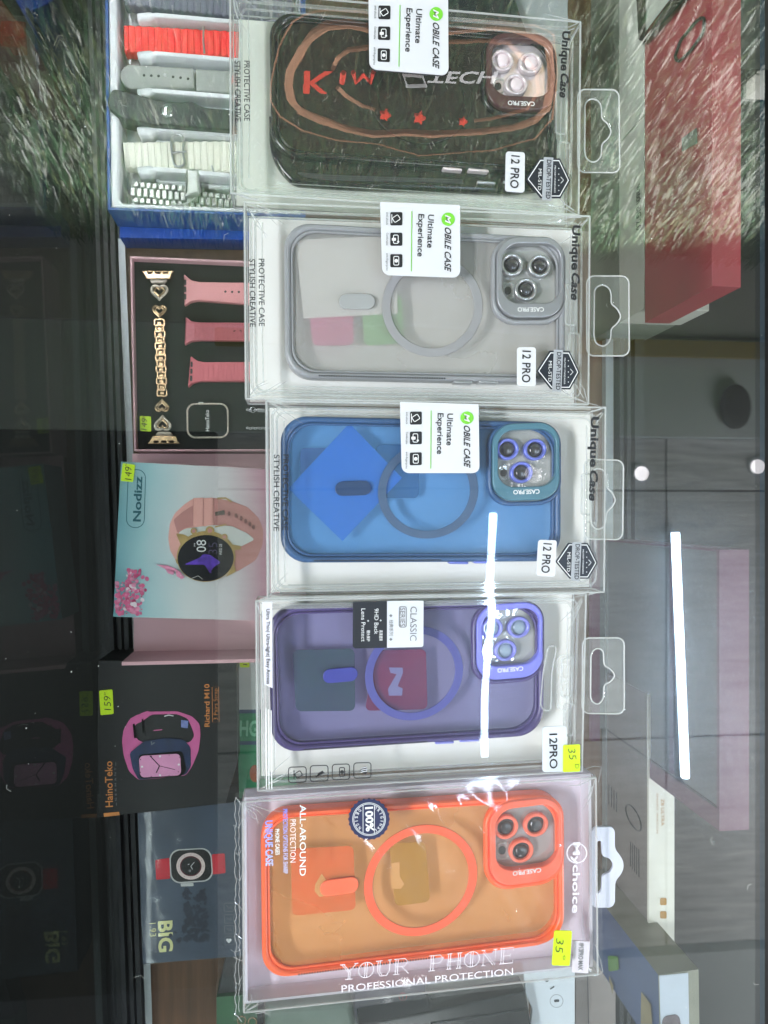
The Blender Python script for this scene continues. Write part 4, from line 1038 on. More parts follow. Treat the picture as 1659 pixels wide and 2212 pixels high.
# heart bracelet
m_gold = pm('rose gold metal', (206, 172, 136), .26, metal=.75, var=.25, vs=200); m_gl = pm('rhinestone glitter', (240, 225, 210), .15, metal=.3, var=.5, vs=900, bump=1, bs=1500)
ZB = ZP - .003
def heart(c, r, n=26):
    o = []
    for k in range(n):
        t = 2 * math.pi * k / n
        o.append((c[0] + r * 1.0 * math.sin(t) ** 3, c[1] - r * (.81 * math.cos(t) - .31 * math.cos(2 * t) - .125 * math.cos(3 * t) - .06 * math.cos(4 * t))))
    return o
def brace(b):
    for sgn, y in ((1, 262), (-1, 1932)):
        cx_ = 445 if sgn > 0 else 503
        b.px([X('O', (cx_ - 155, y), (cx_ + 155, y), (cx_ + 130, y + sgn * 30), (cx_ + 120, y + sgn * 75), (cx_ - 110, y + sgn * 75), (cx_ - 130, y + sgn * 30))] +
             [rnd(X('O', (cx_ + o - 24, y + sgn * 8), (cx_ + o + 24, y + sgn * 8), (cx_ + o + 24, y + sgn * 26), (cx_ + o - 24, y + sgn * 26)), 1.2, 3) for o in (-75, 0, 75)], ZB, ZB - .006, ZB, m_gold, .0005)
        b.px(rnd(X('O', (cx_ - 85, y + sgn * 78), (cx_ + 90, y + sgn * 78), (cx_ + 60, y + sgn * 115), (cx_ - 60, y + sgn * 115)), 3), ZB, ZB - .005, ZB, m_gl, .0012)
    for (x, y, r, mt, up) in ((460, 462, 76, m_gl, 1), (462, 648, 62, m_gold, 1), (487, 1572, 62, m_gold, -1), (492, 1745, 74, m_gl, -1)):
        c = X('O', x, y); r *= .2232
        h1 = heart(c, r); h2 = heart(c, r * .62)
        if up < 0: h1 = [(p[0], 2 * c[1] - p[1]) for p in h1]; h2 = [(p[0], 2 * c[1] - p[1]) for p in h2]
        b.ptube(h1, ZB, r * .17, mt, True, 8); b.ptube(h2, ZB + .001, r * .13, m_gold, True, 8)
    P = [X('O', 462 + 27 * k / 13, 735 + 735 * k / 13) for k in range(14)]
    for k in range(13):
        a, c = P[k], P[k + 1]; ln = (c[1] - a[1])
        w_ = 10.5 if k % 2 == 0 else 8
        b.ptube(rnd([(a[0] - w_, a[1] - 1), (a[0] + w_, a[1] - 1), (a[0] + w_, a[1] + ln * 1.05), (a[0] - w_, a[1] + ln * 1.05)], 4, 4), ZB + (.001 if k % 2 else 0), 2.1, m_gold, True, 6)
        b.px(rect(a[0] - 5, a[1] + ln * .3, a[0] + 5, a[1] + ln * .8), ZB, ZB - .003, ZB + .0005, m_gold, .0006)
b = MB(); brace(b); tag(b.build('heart_bracelet'), 'rose gold heart link bracelet strap lying lengthwise in the pink box', 'bracelet')
# pink straps
def pstrap(label, pts, body, mt, slots, holes=None, tex=0):
    def fn(b):
        b.px(rnd(X('O', *pts), 3, 4), ZB, ZB - .007, ZB - .0005, mt, .0012)
        for (x0, y0, x1, y1) in slots: b.flat(rnd(X('O', (x0, y0), (x1, y0), (x1, y1), (x0, y1)), 2.2, 4), ZB, pm('dark slot', (50, 40, 44), .5))
        for x, y in holes or (): b.flat(circ(X('O', x, y), 2.6, 10), ZB, pm('dark slot', (50, 40, 44), .5))
        if tex == 1:
            for k in range(24):
                for r in range(9):
                    x, y = 800 + k * 24, 770 + r * 19; o = 5 if k % 2 else -5
                    b.px(X('O', (x, y - o), (x + 20, y + o), (x + 20, y + o + 9), (x, y - o + 9)), ZB, ZB - .001, ZB + .0003, mt)
        if tex == 2: ribs(b, X('O', 850, 1150), X('O', 1500, 1150), X('O', 1500, 1325), X('O', 850, 1325), 13, mt, ZB - .001)
    strap(label, fn)
pstrap('pale pink smooth watch strap, topmost of three in the pink box', [(695, 288), (770, 350), (850, 365), (1500, 375), (1500, 570), (1300, 580), (830, 545), (760, 560), (700, 598)], None, pm('pale pink silicone', (236, 160, 164), .5, var=.03),
       [(698, 345, 722, 400), (698, 412, 722, 468), (698, 483, 722, 540)], [(1100, 462), (1165, 465), (1230, 466), (1290, 467)])
pstrap('woven pink watch strap with a chevron weave in the pink box', [(712, 702), (770, 745), (850, 757), (1500, 760), (1500, 940), (850, 932), (770, 940), (702, 978)], None, pm('woven pink fabric', (216, 124, 138), .7, var=.08, vs=300), [], [(1188, 843), (1248, 845)], 1)
pstrap('deep pink ribbed watch strap nearest the round cornered dial', [(762, 1082), (830, 1130), (900, 1142), (1500, 1138), (1500, 1332), (850, 1330), (780, 1350), (735, 1390)], None, pm('deep pink rubber', (224, 112, 126), .5, var=.04),
       [(762, 1140, 784, 1192), (760, 1208, 782, 1258), (756, 1274, 780, 1328)], None, 2)
wd = thing('watch_dial', 'square black watch dial framed in rhinestones in the pink box', 'watch dial', W(450, 910, ZB))
ql = rnd(X('O', (730, 1550), (1122, 1548), (1126, 1872), (735, 1875)), 17, 8)
part('glitter_frame', wd, lambda b: b.ptube(ql, ZB, 1.9, m_gl, True, 6))
part('dark_screen', wd, lambda b: b.px(inset(ql, 2), ZB, ZB - .006, ZB - .0006, pm('black watch glass', (20, 21, 23), .15, var=.1)))
part('brand_lettering', wd, lambda b: (b.text('HainoTeko', X('O', 943, 1812), X('O', 940, 1608), 7.8, ZB, m_wink, .01), b.text('GERMANY', X('O', 955, 1780), X('O', 955, 1640), 2.2, ZB, m_grey, 0)))
part('crown_button', wd, lambda b: b.ptube(X('O', (840, 1540), (885, 1540)), ZB - .001, 2.2, m_steel))
for y, lb in ((1610, 'thin silver chain with a clasp beside the dial in the pink box'), (1785, 'thin silver chain lying lower right of the dial in the pink box')):
    b = MB()
    for k in range(9):
        c = X('O', 1318 + k * 24, y + (3 if k % 2 else -3)); b.ptube(circ(c, 3.4 if not (k == 2 and y < 1700) else 6, 10, 1.8 if not (k == 2 and y < 1700) else 6), ZB, .8, m_steel, True, 5)
    if y < 1700: b.px(X('O', (1410, 1590), (1500, 1600), (1500, 1630), (1410, 1625)), ZB, ZB - .002, ZB, m_steel)
    tag(b.build('chain'), lb, 'chain')

# ---- pale blue smartwatch carton
ZN = -.250
nb = thing('watch_carton', 'pale blue carton printed with a round gold smartwatch and pink blossom', 'box', W(410, 1165, ZN), 'printed watch cartons')
nq = [(261, 997), (605, 1014.5), (605, 1342), (244, 1332.5)]
m_nod = ramp_mat('pale blue carton print', [(0, (88, 150, 162)), (.22, (150, 190, 196)), (.48, (206, 212, 214)), (.75, (214, 208, 212)), (.98, (196, 140, 158))], (0, 1, 0), -.0676, .070, .35, .22, 14)
part('carton_body', nb, lambda b: (b.px(nq, ZN, -.2995, ZN - .0004, pm('pale carton side', (170, 186, 190), .5), .0004), b.flat(inset(nq, .4), ZN - .0002, m_nod)))
z = ZN
def flow(b):
    rr = random.Random(5); ms = [pm('blossom pink', (208, 96, 140), .5, var=.3, vs=200), pm('blossom rose', (222, 140, 172), .5, var=.25, vs=200), pm('blossom crimson', (176, 62, 106), .5, var=.2), pm('blossom white', (226, 214, 222), .5)]
    for k in range(230):
        t = rr.random(); x = 130 + 330 * rr.random() * (1 - .25 * t); y = 1180 + 430 * t
        if x > 330 + 230 * t and rr.random() < .85: continue
        if y < 1300 and x < 240: continue
        if x < 124: continue
        mt = ms[0] if rr.random() < .5 else (ms[1] if rr.random() < .6 else (ms[2] if rr.random() < .5 else ms[3]))
        c = X('Q', max(x, 140 + (1600 - y) * .03), min(y, 1600)); r = rr.uniform(1.8, 6)
        b.flat(circ(c, r, 9, r * rr.uniform(.5, 1), rr.uniform(0, 3)), z + .00002 * k * .3, mt)
    for q in (X('Q', (520, 1128), (640, 1140), (716, 1172), (700, 1200), (630, 1180)), X('Q', (610, 1170), (700, 1190), (690, 1230), (640, 1215)), X('Q', (705, 1165), (760, 1205), (797, 1255), (770, 1272), (720, 1240))):
        b.flat(q, z + .0016, ms[1])
part('blossom_print', nb, flow)
m_sp = pm('printed pink strap', (228, 168, 160), .5, var=.05); m_sp2 = pm('printed dusky strap', (192, 134, 130), .5, var=.08); m_au = pm('printed gold', (176, 148, 92), .4, var=.25, vs=120); m_dl2 = pm('printed black dial', (12, 12, 22), .3, var=.2)
m_pw = pm('printed pale inside', (208, 210, 208), .5); m_vi = pm('printed violet splash', (84, 48, 170), .5, var=.5, vs=160)
def nwatch(b):
    h = .0003
    b.flat(rnd(X('Q', (1060, 485), (1250, 520), (1400, 575), (1510, 680), (1555, 800), (1545, 950), (1480, 1090), (1290, 1205), (1230, 1160), (1240, 960), (1070, 860), (1060, 750)), 6, 4), z, m_sp2)
    b.flat(rnd(X('Q', (870, 500), (1075, 488), (1075, 850), (800, 1180), (715, 1090), (660, 1000), (640, 880), (655, 740), (700, 640), (790, 555)), 5, 4), z + h, m_sp)
    b.flat(rnd(X('Q', (690, 700), (780, 620), (880, 560), (880, 760), (800, 780), (730, 830)), 4, 4), z + 2 * h, m_sp2)
    b.flat(rnd(X('Q', (735, 825), (800, 785), (1060, 750), (1250, 760), (1400, 830), (1470, 890), (1330, 960), (1200, 940), (900, 900), (760, 900)), 5, 4), z + 2 * h, m_pw)
    for x0, x1 in ((880, 978), (986, 1068)): b.flat(X('Q', (x0, 492), (x1, 486), (x1 - 8, 748), (x0 - 2, 764)), z + 3 * h, m_sp)
    for x in (880, 978): b.stroke(X('Q', (x, 495), (x - 3, 760)), z + 3.5 * h, 1.3, m_sp2)
    b.stroke(X('Q', (1110, 495), (1190, 490), (1250, 530)), z + 4 * h, 3.6, m_au); b.stroke(X('Q', (1090, 768), (1195, 745)), z + 4 * h, 3, m_au)
    b.flat(X('Q', (1090, 625), (1180, 605), (1185, 650), (1092, 662)), z + 4 * h, pm('printed buckle', (96, 84, 76), .4, var=.4, vs=300))
    for x, y in ((1225, 640), (1290, 660), (1340, 685), (1385, 712), (1425, 740), (1460, 770)): b.flat(circ(X('Q', x, y), 3.4, 8, 5.5), z + 4 * h, pm('printed strap hole', (136, 92, 88), .5))
    for q in (X('Q', (715, 830), (790, 840), (850, 870), (760, 940), (735, 880)), X('Q', (1200, 930), (1335, 950), (1340, 985), (1270, 990)), X('Q', (705, 1075), (760, 1100), (760, 1140), (720, 1120)), X('Q', (1290, 1200), (1190, 1250), (1240, 1180), (1270, 1110))): b.flat(rnd(q, 2, 3), z + 5 * h, m_au)
    b.flat(circ(X('Q', 1003, 1052), 63.5, 44, 55, -.1), z + 6 * h, m_au)
    for x, y, r in ((885, 808, 7), (1040, 803, 9.5), (1180, 865, 7)):
        b.flat(circ(X('Q', x, y), r, 16), z + 6.5 * h, m_au); b.flat(circ(X('Q', x, y), r * .55, 12), z + 7 * h, m_sp2)
    b.flat(circ(X('Q', 1000, 1068), 60.5, 44, 50, -.05), z + 7 * h, m_dl2)
    b.flat(rnd(X('Q', (790, 1130), (950, 1060), (970, 1030), (1040, 1035), (1150, 1110), (1080, 1150), (1040, 1210), (990, 1130)), 5, 4), z + 8 * h, m_vi)
    b.flat(X('Q', (1045, 1150), (1055, 1215), (1030, 1200)), z + 8 * h, m_vi)
    b.text('08', X('Q', 1003, 1008), X('Q', 1003, 893), 20, z + 8 * h, m_wink, -.004)
    b.text('35', X('Q', 1112, 1028), X('Q', 1112, 918), 19, z + 8 * h, pm('dim violet digits', (92, 84, 116), .5), -.02)
    b.text('WED 25', X('Q', 1156, 1038), X('Q', 1156, 932), 5.6, z + 8 * h, m_wink); b.text('PM', X('Q', 902, 955), X('Q', 902, 925), 3.4, z + 8 * h, m_wink)
part('watch_picture', nb, nwatch)
m_teal = pm('teal logo print', (24, 92, 104), .5)
def logo(b):
    lp = rnd(X('Q', (258, 216), (424, 220), (408, 778), (236, 772)), 19, 10)
    b.stroke(lp, z, 1.5, m_teal, True)
    b.text('Nodizz', X('Q', 374, 718), X('Q', 390, 283), 15.5, z + .0003, m_teal, .025)
part('logo_print', nb, logo)
price(nb, X('Q', (205, 155), (323, 172), (303, 338), (184, 326)), '149', X('Q', 288, 318), X('Q', 290, 190), z + .001, 14, (X('Q', 240, 184), X('Q', 244, 160)))

# ---- black watch carton with pink watch
ZK = -.268
kb = thing('watch_carton', 'black carton printed with a square pink watch and orange lettering', 'box', W(360, 1590, ZK), 'printed watch cartons')
kq = [(213, 1427), (511, 1427), (514, 1640), (487, 1736), (209, 1766)]
part('carton_body', kb, lambda b: b.px(kq, ZK, -.3290, ZK, pm('matt black carton', (17, 18, 20), .42, var=.25, vs=20), .0005))
z2 = ZK + .0003
m_or = pm('orange foil print', (216, 140, 76), .4, var=.08); m_pk = pm('printed magenta strap', (206, 98, 156), .5, var=.12, vs=80); m_nv = pm('printed navy case', (26, 42, 78), .4, var=.4, vs=90)
part('carton_lettering', kb, lambda b: (b.text('Richard M10', X('R', 1102, 714), X('R', 1100, 316), 10.5, z2, m_or, .012)))
part('carton_lettering', kb, lambda b: (b.text('3 Pairs Strap', X('R', 1178, 650), X('R', 1176, 358), 8.5, z2, m_or, -.012), b.stroke(X('R', (1126, 345), (1186, 342), (1192, 668), (1130, 672)), z2, 1.0, m_or, True)))
part('carton_lettering', kb, lambda b: (b.text('HainoTeko', X('R', 200, 1462), X('R', 193, 1036), 15, z2, m_or, .01)))
part('carton_lettering', kb, lambda b: (b.text('GERMANY', X('R', 236, 1405), X('R', 230, 1095), 3.6, z2, m_grey, 0, spacing=1.8), b.stroke(X('R', (233, 1450), (233, 1425)), z2, .8, m_grey), b.stroke(X('R', (228, 1080), (227, 1045)), z2, .8, m_grey)))
part('orange_bar', kb, lambda b: b.flat(X('R', (113, 1522), (258, 1508), (264, 1540), (117, 1556)), z2, m_or))
def kwatch(b):
    h = .0003
    b.flat([rnd(X('R', (360, 640), (440, 600), (520, 575), (800, 570), (940, 618), (1010, 690), (1018, 800), (1000, 940), (940, 1085), (880, 1170), (440, 1212), (350, 1130), (302, 990), (285, 850), (300, 740)), 6, 5),
            rnd(X('R', (560, 600), (800, 596), (900, 640), (935, 720), (962, 800), (920, 862), (480, 862), (420, 830), (400, 700), (480, 660)), 6, 5)], z2, m_pk)
    b.flat(X('R', (360, 640), (430, 602), (470, 640), (400, 690)), z2 + h, m_pk); b.flat(X('R', (460, 590), (530, 566), (548, 600), (480, 636)), z2 + h, m_pk)
    for q in (X('R', (385, 690), (405, 685), (420, 820), (398, 822)), X('R', (468, 645), (482, 640), (492, 770), (478, 778))): b.flat(q, z2 + 2 * h, m_flatblk)
    b.flat(rnd(X('R', (355, 960), (490, 850), (700, 820), (860, 835), (925, 905), (930, 1085), (880, 1165), (440, 1212), (385, 1110)), 6, 4), z2 + 2 * h, m_nv)
    b.flat(rnd(X('R', (440, 975), (850, 940), (890, 1120), (840, 1180), (450, 1200)), 8, 4), z2 + 3 * h, m_flatblk)
    b.flat(rnd(X('R', (443, 988), (828, 965), (838, 1168), (455, 1190)), 10, 6), z2 + 4 * h, pm('printed pink dial', (222, 150, 192), .4, var=.12, vs=60))
    for a, c, w_ in (((635, 1080), (545, 985), 2), ((635, 1080), (780, 1115), 1), ((635, 1080), (605, 1145), 2.2)): b.stroke(X('R', a, c), z2 + 5 * h, w_, m_flatblk)
    for x, y in ((640, 990), (472, 1088), (815, 1068), (640, 1168)): b.flat(circ(X('R', x, y), 2.4, 8), z2 + 5 * h, m_wink)
    for x, y in ((725, 978), (822, 1000), (812, 1135), (725, 1172), (558, 1180), (458, 1140), (458, 1020), (560, 990)): b.flat(circ(X('R', x, y), 1.2, 6), z2 + 5 * h, m_flatblk)
    b.flat(X('R', (838, 652), (905, 660), (898, 730), (836, 720)), z2 + 2 * h, pm('printed blue buckle', (120, 132, 190), .4, var=.3, vs=300))
    b.stroke(X('R', (680, 618), (720, 606), (765, 614)), z2 + h, 1.8, m_wink); b.stroke(X('R', (580, 750), (660, 742)), z2 + h, 2, m_pk)
    b.stroke(X('R', (560, 850), (560, 885), (590, 860)), z2 + 3 * h, 2, m_grey)
part('watch_picture', kb, kwatch)
price(kb, X('R', (73, 378), (196, 366), (208, 594), (86, 606)), '159', X('R', 185, 560), X('R', 178, 425), z2, 14, (X('R', 135, 420), X('R', 132, 392)))

# ---- slate carton in wrinkled film
ZG = -.283
gb = thing('watch_carton', 'slate grey film wrapped carton printed with a watch on red strap', 'box', W(430, 1910, ZG), 'printed watch cartons')
gq = [(297, 1757), (570, 1725), (570, 2062), (308, 2083)]
m_sl = pm('slate carton print', (62, 74, 90), .32, var=.35, vs=16, bump=.25, bs=40, coat=.3)
part('carton_body', gb, lambda b: b.px(gq, ZG, -.3290, ZG, m_sl, .0006))
def film(b): b.sheet([(296, 1756), (570, 1724), (570, 2064), (307, 2085)], ZG + .0035, 60, 70, clear('carton film', .025, (.98, .98, .98), .12, haze=.01, bump=.05, bs=90), .00035, 34, 2.2, True)
part('wrapping_film', gb, film)
z3 = ZG + .0004
m_rs = pm('printed red strap', (196, 30, 48), .6, var=.12, vs=200); m_sv = pm('printed silver case', (188, 190, 188), .4, var=.1); m_bk = pm('printed black face', (14, 14, 16), .3)
def gwatch(b):
    h = .0002
    b.flat(rnd(X('S', (540, 828), (660, 810), (665, 985), (545, 995)), 3), z3, m_rs); b.flat(rnd(X('S', (1015, 780), (1125, 772), (1132, 938), (1020, 950)), 3), z3, m_rs)
    b.flat(rnd(X('S', (752, 1025), (860, 1020), (862, 1048), (755, 1052)), 1.5), z3, m_sv)
    lp = rnd(X('S', (655, 742), (1010, 722), (1030, 1005), (668, 1030)), 22, 8)
    b.flat(lp, z3 + h, m_sv); b.flat(inset(lp, 2.8), z3 + 2 * h, m_bk)
    c = X('S', 838, 880)
    b.flat(circ(c, 31, 36, 29), z3 + 3 * h, pm('printed pale bezel', (222, 202, 198), .4)); b.flat(circ(c, 23.5, 32, 22), z3 + 4 * h, pm('printed wine ring', (96, 24, 40), .4)); b.flat(circ(c, 21, 32, 19.5), z3 + 5 * h, m_bk)
    for k in range(12): b.flat(circ((c[0] + 27 * math.cos(k * .5236), c[1] + 25.5 * math.sin(k * .5236)), .9, 6), z3 + 4 * h, m_grey)
    for a, e in (((0, 0), (8, -9)), ((0, 0), (4, 7)), ((-6, -3), (-3, -5))): b.stroke([(c[0] + a[0], c[1] + a[1]), (c[0] + e[0], c[1] + e[1])], z3 + 6 * h, 1.1, m_wink)
    b.flat(circ((c[0] - 2, c[1] + 10), 3, 10), z3 + 6 * h, m_grey)
part('watch_picture', gb, gwatch)
m_pale = pm('pale yellow print', (222, 222, 160), .5)
def gt(b):
    b.text('BIG', X('S', 566, 1346), X('S', 572, 1608), 28, z3, m_pale, .03)
part('carton_lettering', gb, gt)
part('carton_lettering', gb, lambda b: (b.text('1.93', X('S', 490, 1362), X('S', 494, 1476), 13, z3, m_pale, -.005), b.text('INFINITE', X('S', 530, 1484), X('S', 532, 1612), 4.4, z3, m_grey), b.text('DISPLAY', X('S', 500, 1490), X('S', 502, 1600), 4.4, z3, m_grey)))
def gic(b):
    for k, y in enumerate((1190, 1288, 1380, 1470)):
        b.stroke(rnd(X('S', (1118 + k * 2, y + 3), (1194 + k * 3, y), (1198 + k * 3, y + 70), (1122 + k * 2, y + 74)), 3, 3), z3, 1.0, m_grey, True)
        if k == 3: b.flat(heart(X('S', 1160, 1508), 6, 14), z3, m_wink)
        else: b.stroke(X('S', (1140, y + 20), (1160, y + 45), (1175, y + 22), (1180, y + 52)), z3, 1.3, m_grey)
part('feature_icons', gb, gic)
def splash(b):
    rr = random.Random(12)
    for k in range(120):
        t = rr.random(); x = 760 + 200 * rr.random() - 330 * max(0, t - .5) * rr.random() + 120 * t * rr.random(); y = 1080 + 430 * t
        b.flat(circ(X('S', x, y), rr.uniform(2, 9), 7, rr.uniform(2, 7), rr.uniform(0, 3)), z3 + .000002 * k, pm('printed dark splash', (34, 44, 58), .4, var=.3))
part('splash_print', gb, splash)

# ---- green and white carton at the middle
vb = thing('carton', 'green and white carton with navy bands seen between the cartons and packs', 'box', W(560, 1570, -.290))
ge = lambda x, y: (471.8 + .1587 * x, 1404.4 + .1587 * y)
part('carton_body', vb, lambda b: b.px([ge(240, 60), (640, 1412), (640, 1735), ge(280, 2080)], -.290, -.329, -.290, pm('green carton', (16, 122, 78), .45, var=.12, vs=40), .0004))
part('printed_panel', vb, lambda b: (b.flat([ge(242, 62), (638, 1414), (638, 1532), ge(262, 810)], -.2897, pm('greyish white carton', (186, 194, 192), .5, var=.05)), b.flat([ge(264, 812), (638, 1532.5), (638, 1540), ge(265, 862)], -.2897, pm('navy carton band', (30, 56, 96), .5)),
     b.flat([ge(272, 1242), (638, 1600), (638, 1608), ge(274, 1290)], -.2897, pm('navy carton band', (30, 56, 96), .5)), b.text('HG', ge(285, 1165), ge(540, 1165), 32, -.2897, pm('pale green letters', (120, 184, 150), .5), .03),
     b.flat(circ(ge(500, 1680), 12, 16, 19), -.2895, pm('brown printed oval', (150, 76, 42), .5, var=.2))))
price(vb, [ge(290, 110), ge(420, 112), ge(425, 235), ge(295, 235)], '11', ge(395, 205), ge(390, 118), -.2894, 9)

# ---- things at the lower edge of the photo
def slab(name, label, cat, q, z1, z0, mt, extra=None, r=0, bev=.0006, group=None):
    t = thing(name, label, cat, W(sum(p[0] for p in q) / len(q), sum(p[1] for p in q) / len(q), z0), group)
    part('box_body', t, lambda b: b.px(rnd(q, r) if r else q, z1, z0, z1, mt, bev))
    if extra: part('printed_marks', t, extra)
    return t
c2 = lambda x, y: (482.8 + .4696 * x, 2029.9 + .4696 * y)
slab('carton', 'dark green carton under the lower left corner of the orange pack', 'box', X('S', (1055, 1985), (1400, 1955), (1400, 2260), (1055, 2260)), -.300, -.329, pm('leaf green carton', (36, 92, 52), .45, var=.2, vs=40))
slab('carton', 'dark carton between the slate watch carton and the green carton', 'box', X('S', (1138, 1635), (1400, 1600), (1400, 1950), (1062, 1978)), -.305, -.329, pm('sooty carton', (44, 44, 46), .5, var=.4, vs=40))
slab('carton', 'navy carton with a red round mark below the orange pack', 'box', [(772, 2080), (919, 2080), (919, 2240), (760, 2240)], -.290, -.329, pm('dusky navy carton', (62, 62, 84), .45, var=.1),
     lambda b: (b.flat([circ(c2(825, 262), 9, 18), circ(c2(825, 262), 7.5, 18)], -.2897, m_rs), b.stroke([c2(825, 248), c2(825, 275)], -.2897, 1.6, m_rs)))
slab('carton', 'white carton with a small black camera print below the orange pack', 'box', [(923, 2070), (1142, 2070), (1142, 2240), (923, 2240)], -.300, -.329, pm('off white carton', (198, 196, 190), .5, var=.04),
     lambda b: (b.flat(rnd([c2(1095, 250), c2(1128, 247), c2(1128, 268), c2(1096, 270)], 2), -.2997, m_ink), b.stroke([c2(1112, 240), c2(1112, 250)], -.2997, 2, m_ink)))
b = MB(); b.px(rnd([(775, 2212), (905, 2190), (1136, 2140), (1152, 2240), (775, 2260)], 3), -.262, -.285, -.262, pm('glossy black lid', (12, 12, 13), .15, var=.1, bump=.1, bs=80), .002)
b.ptube([(930, 2212), (1040, 2196), (1140, 2180)], -.261, 1.4, m_blk)
tag(b.build('black_lid'), 'glossy black lid lying askew at the bottom edge below the orange pack', 'lid')
slab('blister_card', 'white wavy edged card with small blue printed icons beside the black lid', 'card', [(1128, 2060), (1242, 2060), (1242, 2260), (1160, 2260), (1146, 2212), (1150, 2180), (1136, 2150)], -.275, -.279, pm('cool white card', (206, 214, 222), .45, var=.03),
     lambda b: (b.flat(circ(c2(1487, 187), 4, 12), -.2747, m_badge), b.flat(rnd([c2(1500, 226), c2(1520, 212), c2(1524, 218), c2(1504, 230)], 2), -.2747, m_badge), b.stroke(circ(c2(1532, 282), 14, 20), -.2747, 1, m_grey, True), b.flat(rnd([c2(1520, 276), c2(1544, 274), c2(1545, 286), c2(1521, 288)], 2), -.2747, m_badge)), r=4)
slab('carton', 'grey brown carton with a seam at the right of the white card', 'box', [(1243, 2060), (1330, 2060), (1330, 2260), (1243, 2260)], -.300, -.329, pm('grey brown carton', (128, 120, 116), .5, var=.1),
     lambda b: b.stroke([(1268, 2060), (1272, 2230)], -.2997, 1.5, m_ink))
b = MB(); b.px(rnd([(572, 2176), (760, 2164), (780, 2260), (570, 2260)], 14), -.285, -.310, -.285, pm('sage plastic pouch', (118, 134, 122), .3, var=.2, vs=30), .006)
tag(b.build('sage_pouch'), 'sage green soft pouch at the bottom edge below the orange pack', 'pouch')
b = MB()
for k, x in enumerate((522, 545)): b.ptube(circ((x, 2204 + k * 3), 9, 16), -.300, 1.6, m_gold, True, 6)
b.px([(505, 2196), (569, 2190), (569, 2260), (505, 2260)], -.302, -.3285, -.302, m_bk)
tag(b.build('gilt_box'), 'small black box with gold ring ornaments at the bottom edge', 'box')

# ---- upright boxes at the rear of the shelf
y1 = W(1276, 1106, SH).y
def upright(name, label, cat, u0, u1, v0, v1, z0, mt, depth, y=None, ztop=None, group=None):
    """box standing on z0: front face between pixels u0 (bottom) and u1 (top), v0..v1 measured at the top edge"""
    yy = y if y is not None else W(u0, 1106, z0).y
    zt = PY(u1, 1106, yy).z if ztop is None else ztop
    x0, x1 = PY(u1, v0, yy).x, PY(u1, v1, yy).x
    t = thing(name, label, cat, ((x0 + x1) / 2, yy + depth / 2, z0), group)
    part('box_body', t, lambda b: b.shape([[(x0, yy), (x1, yy), (x1, yy + depth), (x0, yy + depth)]], z0, zt, mt, .0006))
    return t, yy, zt, x0, x1
m_wb = pm('pale grey carton', (190, 194, 184), .5, var=.04, vs=30); m_gg = pm('grey green carton', (104, 112, 100), .5, var=.15, vs=20)
t_, ya, za, xa0, xa1 = upright('carton', 'grey green carton lowest in the stack under the tall red box', 'box', 1276, 1337, -420, 700, SH + .0004, m_gg, .055)
t2, yb2, zb2, xb0, xb1 = upright('carton', 'pale grey carton with black lettering below the tall red box', 'box', 1337, 1391, 251, 667, za + .0004, m_wb, .060, y=ya)
part('box_lettering', t2, lambda b: b.text('watch BIG 2.0', None, None, (PY(1386, 1106, ya - .0004).z - PY(1376, 1106, ya - .0004).z), 0, m_ink, .03, 0, plane=(PY(1375, 402, ya - .0004), PY(1375, 500, ya - .0004), Vector((0, 0, 1)))))
upright('carton', 'pale grey carton behind a black corner below the tall red box', 'box', 1337, 1391, -420, 248, za + .0004, m_wb, .060, y=ya)
m_rb = pm('dusky red carton', (156, 50, 62), .42, var=.18, vs=14, bump=.1, bs=60)
tr_, yr, zr_, xr0, xr1 = upright('red_box', 'tall dusky red box with an oval outline on its face', 'box', 1392, 1538, -500, 618, zb2 + .0004, m_rb, .0225, y=ya + .0005)
def oval(b):
    pl = ya - .0012
    b.tube([PY(p[0], p[1], pl) for p in rnd(X('K', (870, 360), (1020, 180), (1085, 150), (1075, 290), (960, 460), (850, 560), (815, 520)), 8, 5)], .0012, m_bk, True, 6)
part('oval_emblem', tr_, oval)
part('printed_patch', tr_, lambda b: b.add([PY(p[0], p[1], ya - .0006) for p in X('K', (880, 1250), (1015, 1150), (1020, 1290), (880, 1370))], [(0, 1, 2, 3)], m_gg))
# black framed pale card at the top edge
b = MB()
b.add([PY(p[0], p[1], ya - .004) for p in [(1372, -60), (1393, -60), (1393, 92), (1379, 85)]] + [PY(p[0], p[1], ya - .0015) for p in [(1372, -60), (1393, -60), (1393, 92), (1379, 85)]], [(0, 1, 2, 3), (7, 6, 5, 4), (0, 4, 5, 1), (1, 5, 6, 2), (2, 6, 7, 3), (3, 7, 4, 0)], m_bk)
b.add([PY(p[0], p[1], ya - .004) for p in [(1385, 95), (1398, 88), (1478, 0), (1530, -60), (1500, -60), (1440, 10)]] + [PY(p[0], p[1], ya - .0015) for p in [(1385, 95), (1398, 88), (1478, 0), (1530, -60), (1500, -60), (1440, 10)]], [(0, 1, 2, 3, 4, 5), (11, 10, 9, 8, 7, 6)] + [(k, k + 6, (k + 1) % 6 + 6, (k + 1) % 6) for k in range(6)], m_bk)
b.add([PY(p[0], p[1], ya - .0022) for p in [(1393, -60), (1500, -60), (1440, 8), (1393, 70)]], [(0, 1, 2, 3)], m_wb)
tag(b.build('framed_card'), 'pale card with a thick black frame leaning on the red box', 'card')
slab('carton', 'dark carton behind the top edge of the black case pack', 'box', [(860, -60), (1088, -60), (1140, 75), (880, 70)], -.20, -.32, pm('blue black carton', (30, 38, 44), .5, var=.2))
slab('carton', 'pale grey carton corner above the black case pack', 'box', [(1092, -60), (1227, -60), (1227, 90), (1142, 90)], -.21, -.325, pm('pale cool carton', (168, 176, 178), .5, var=.06))

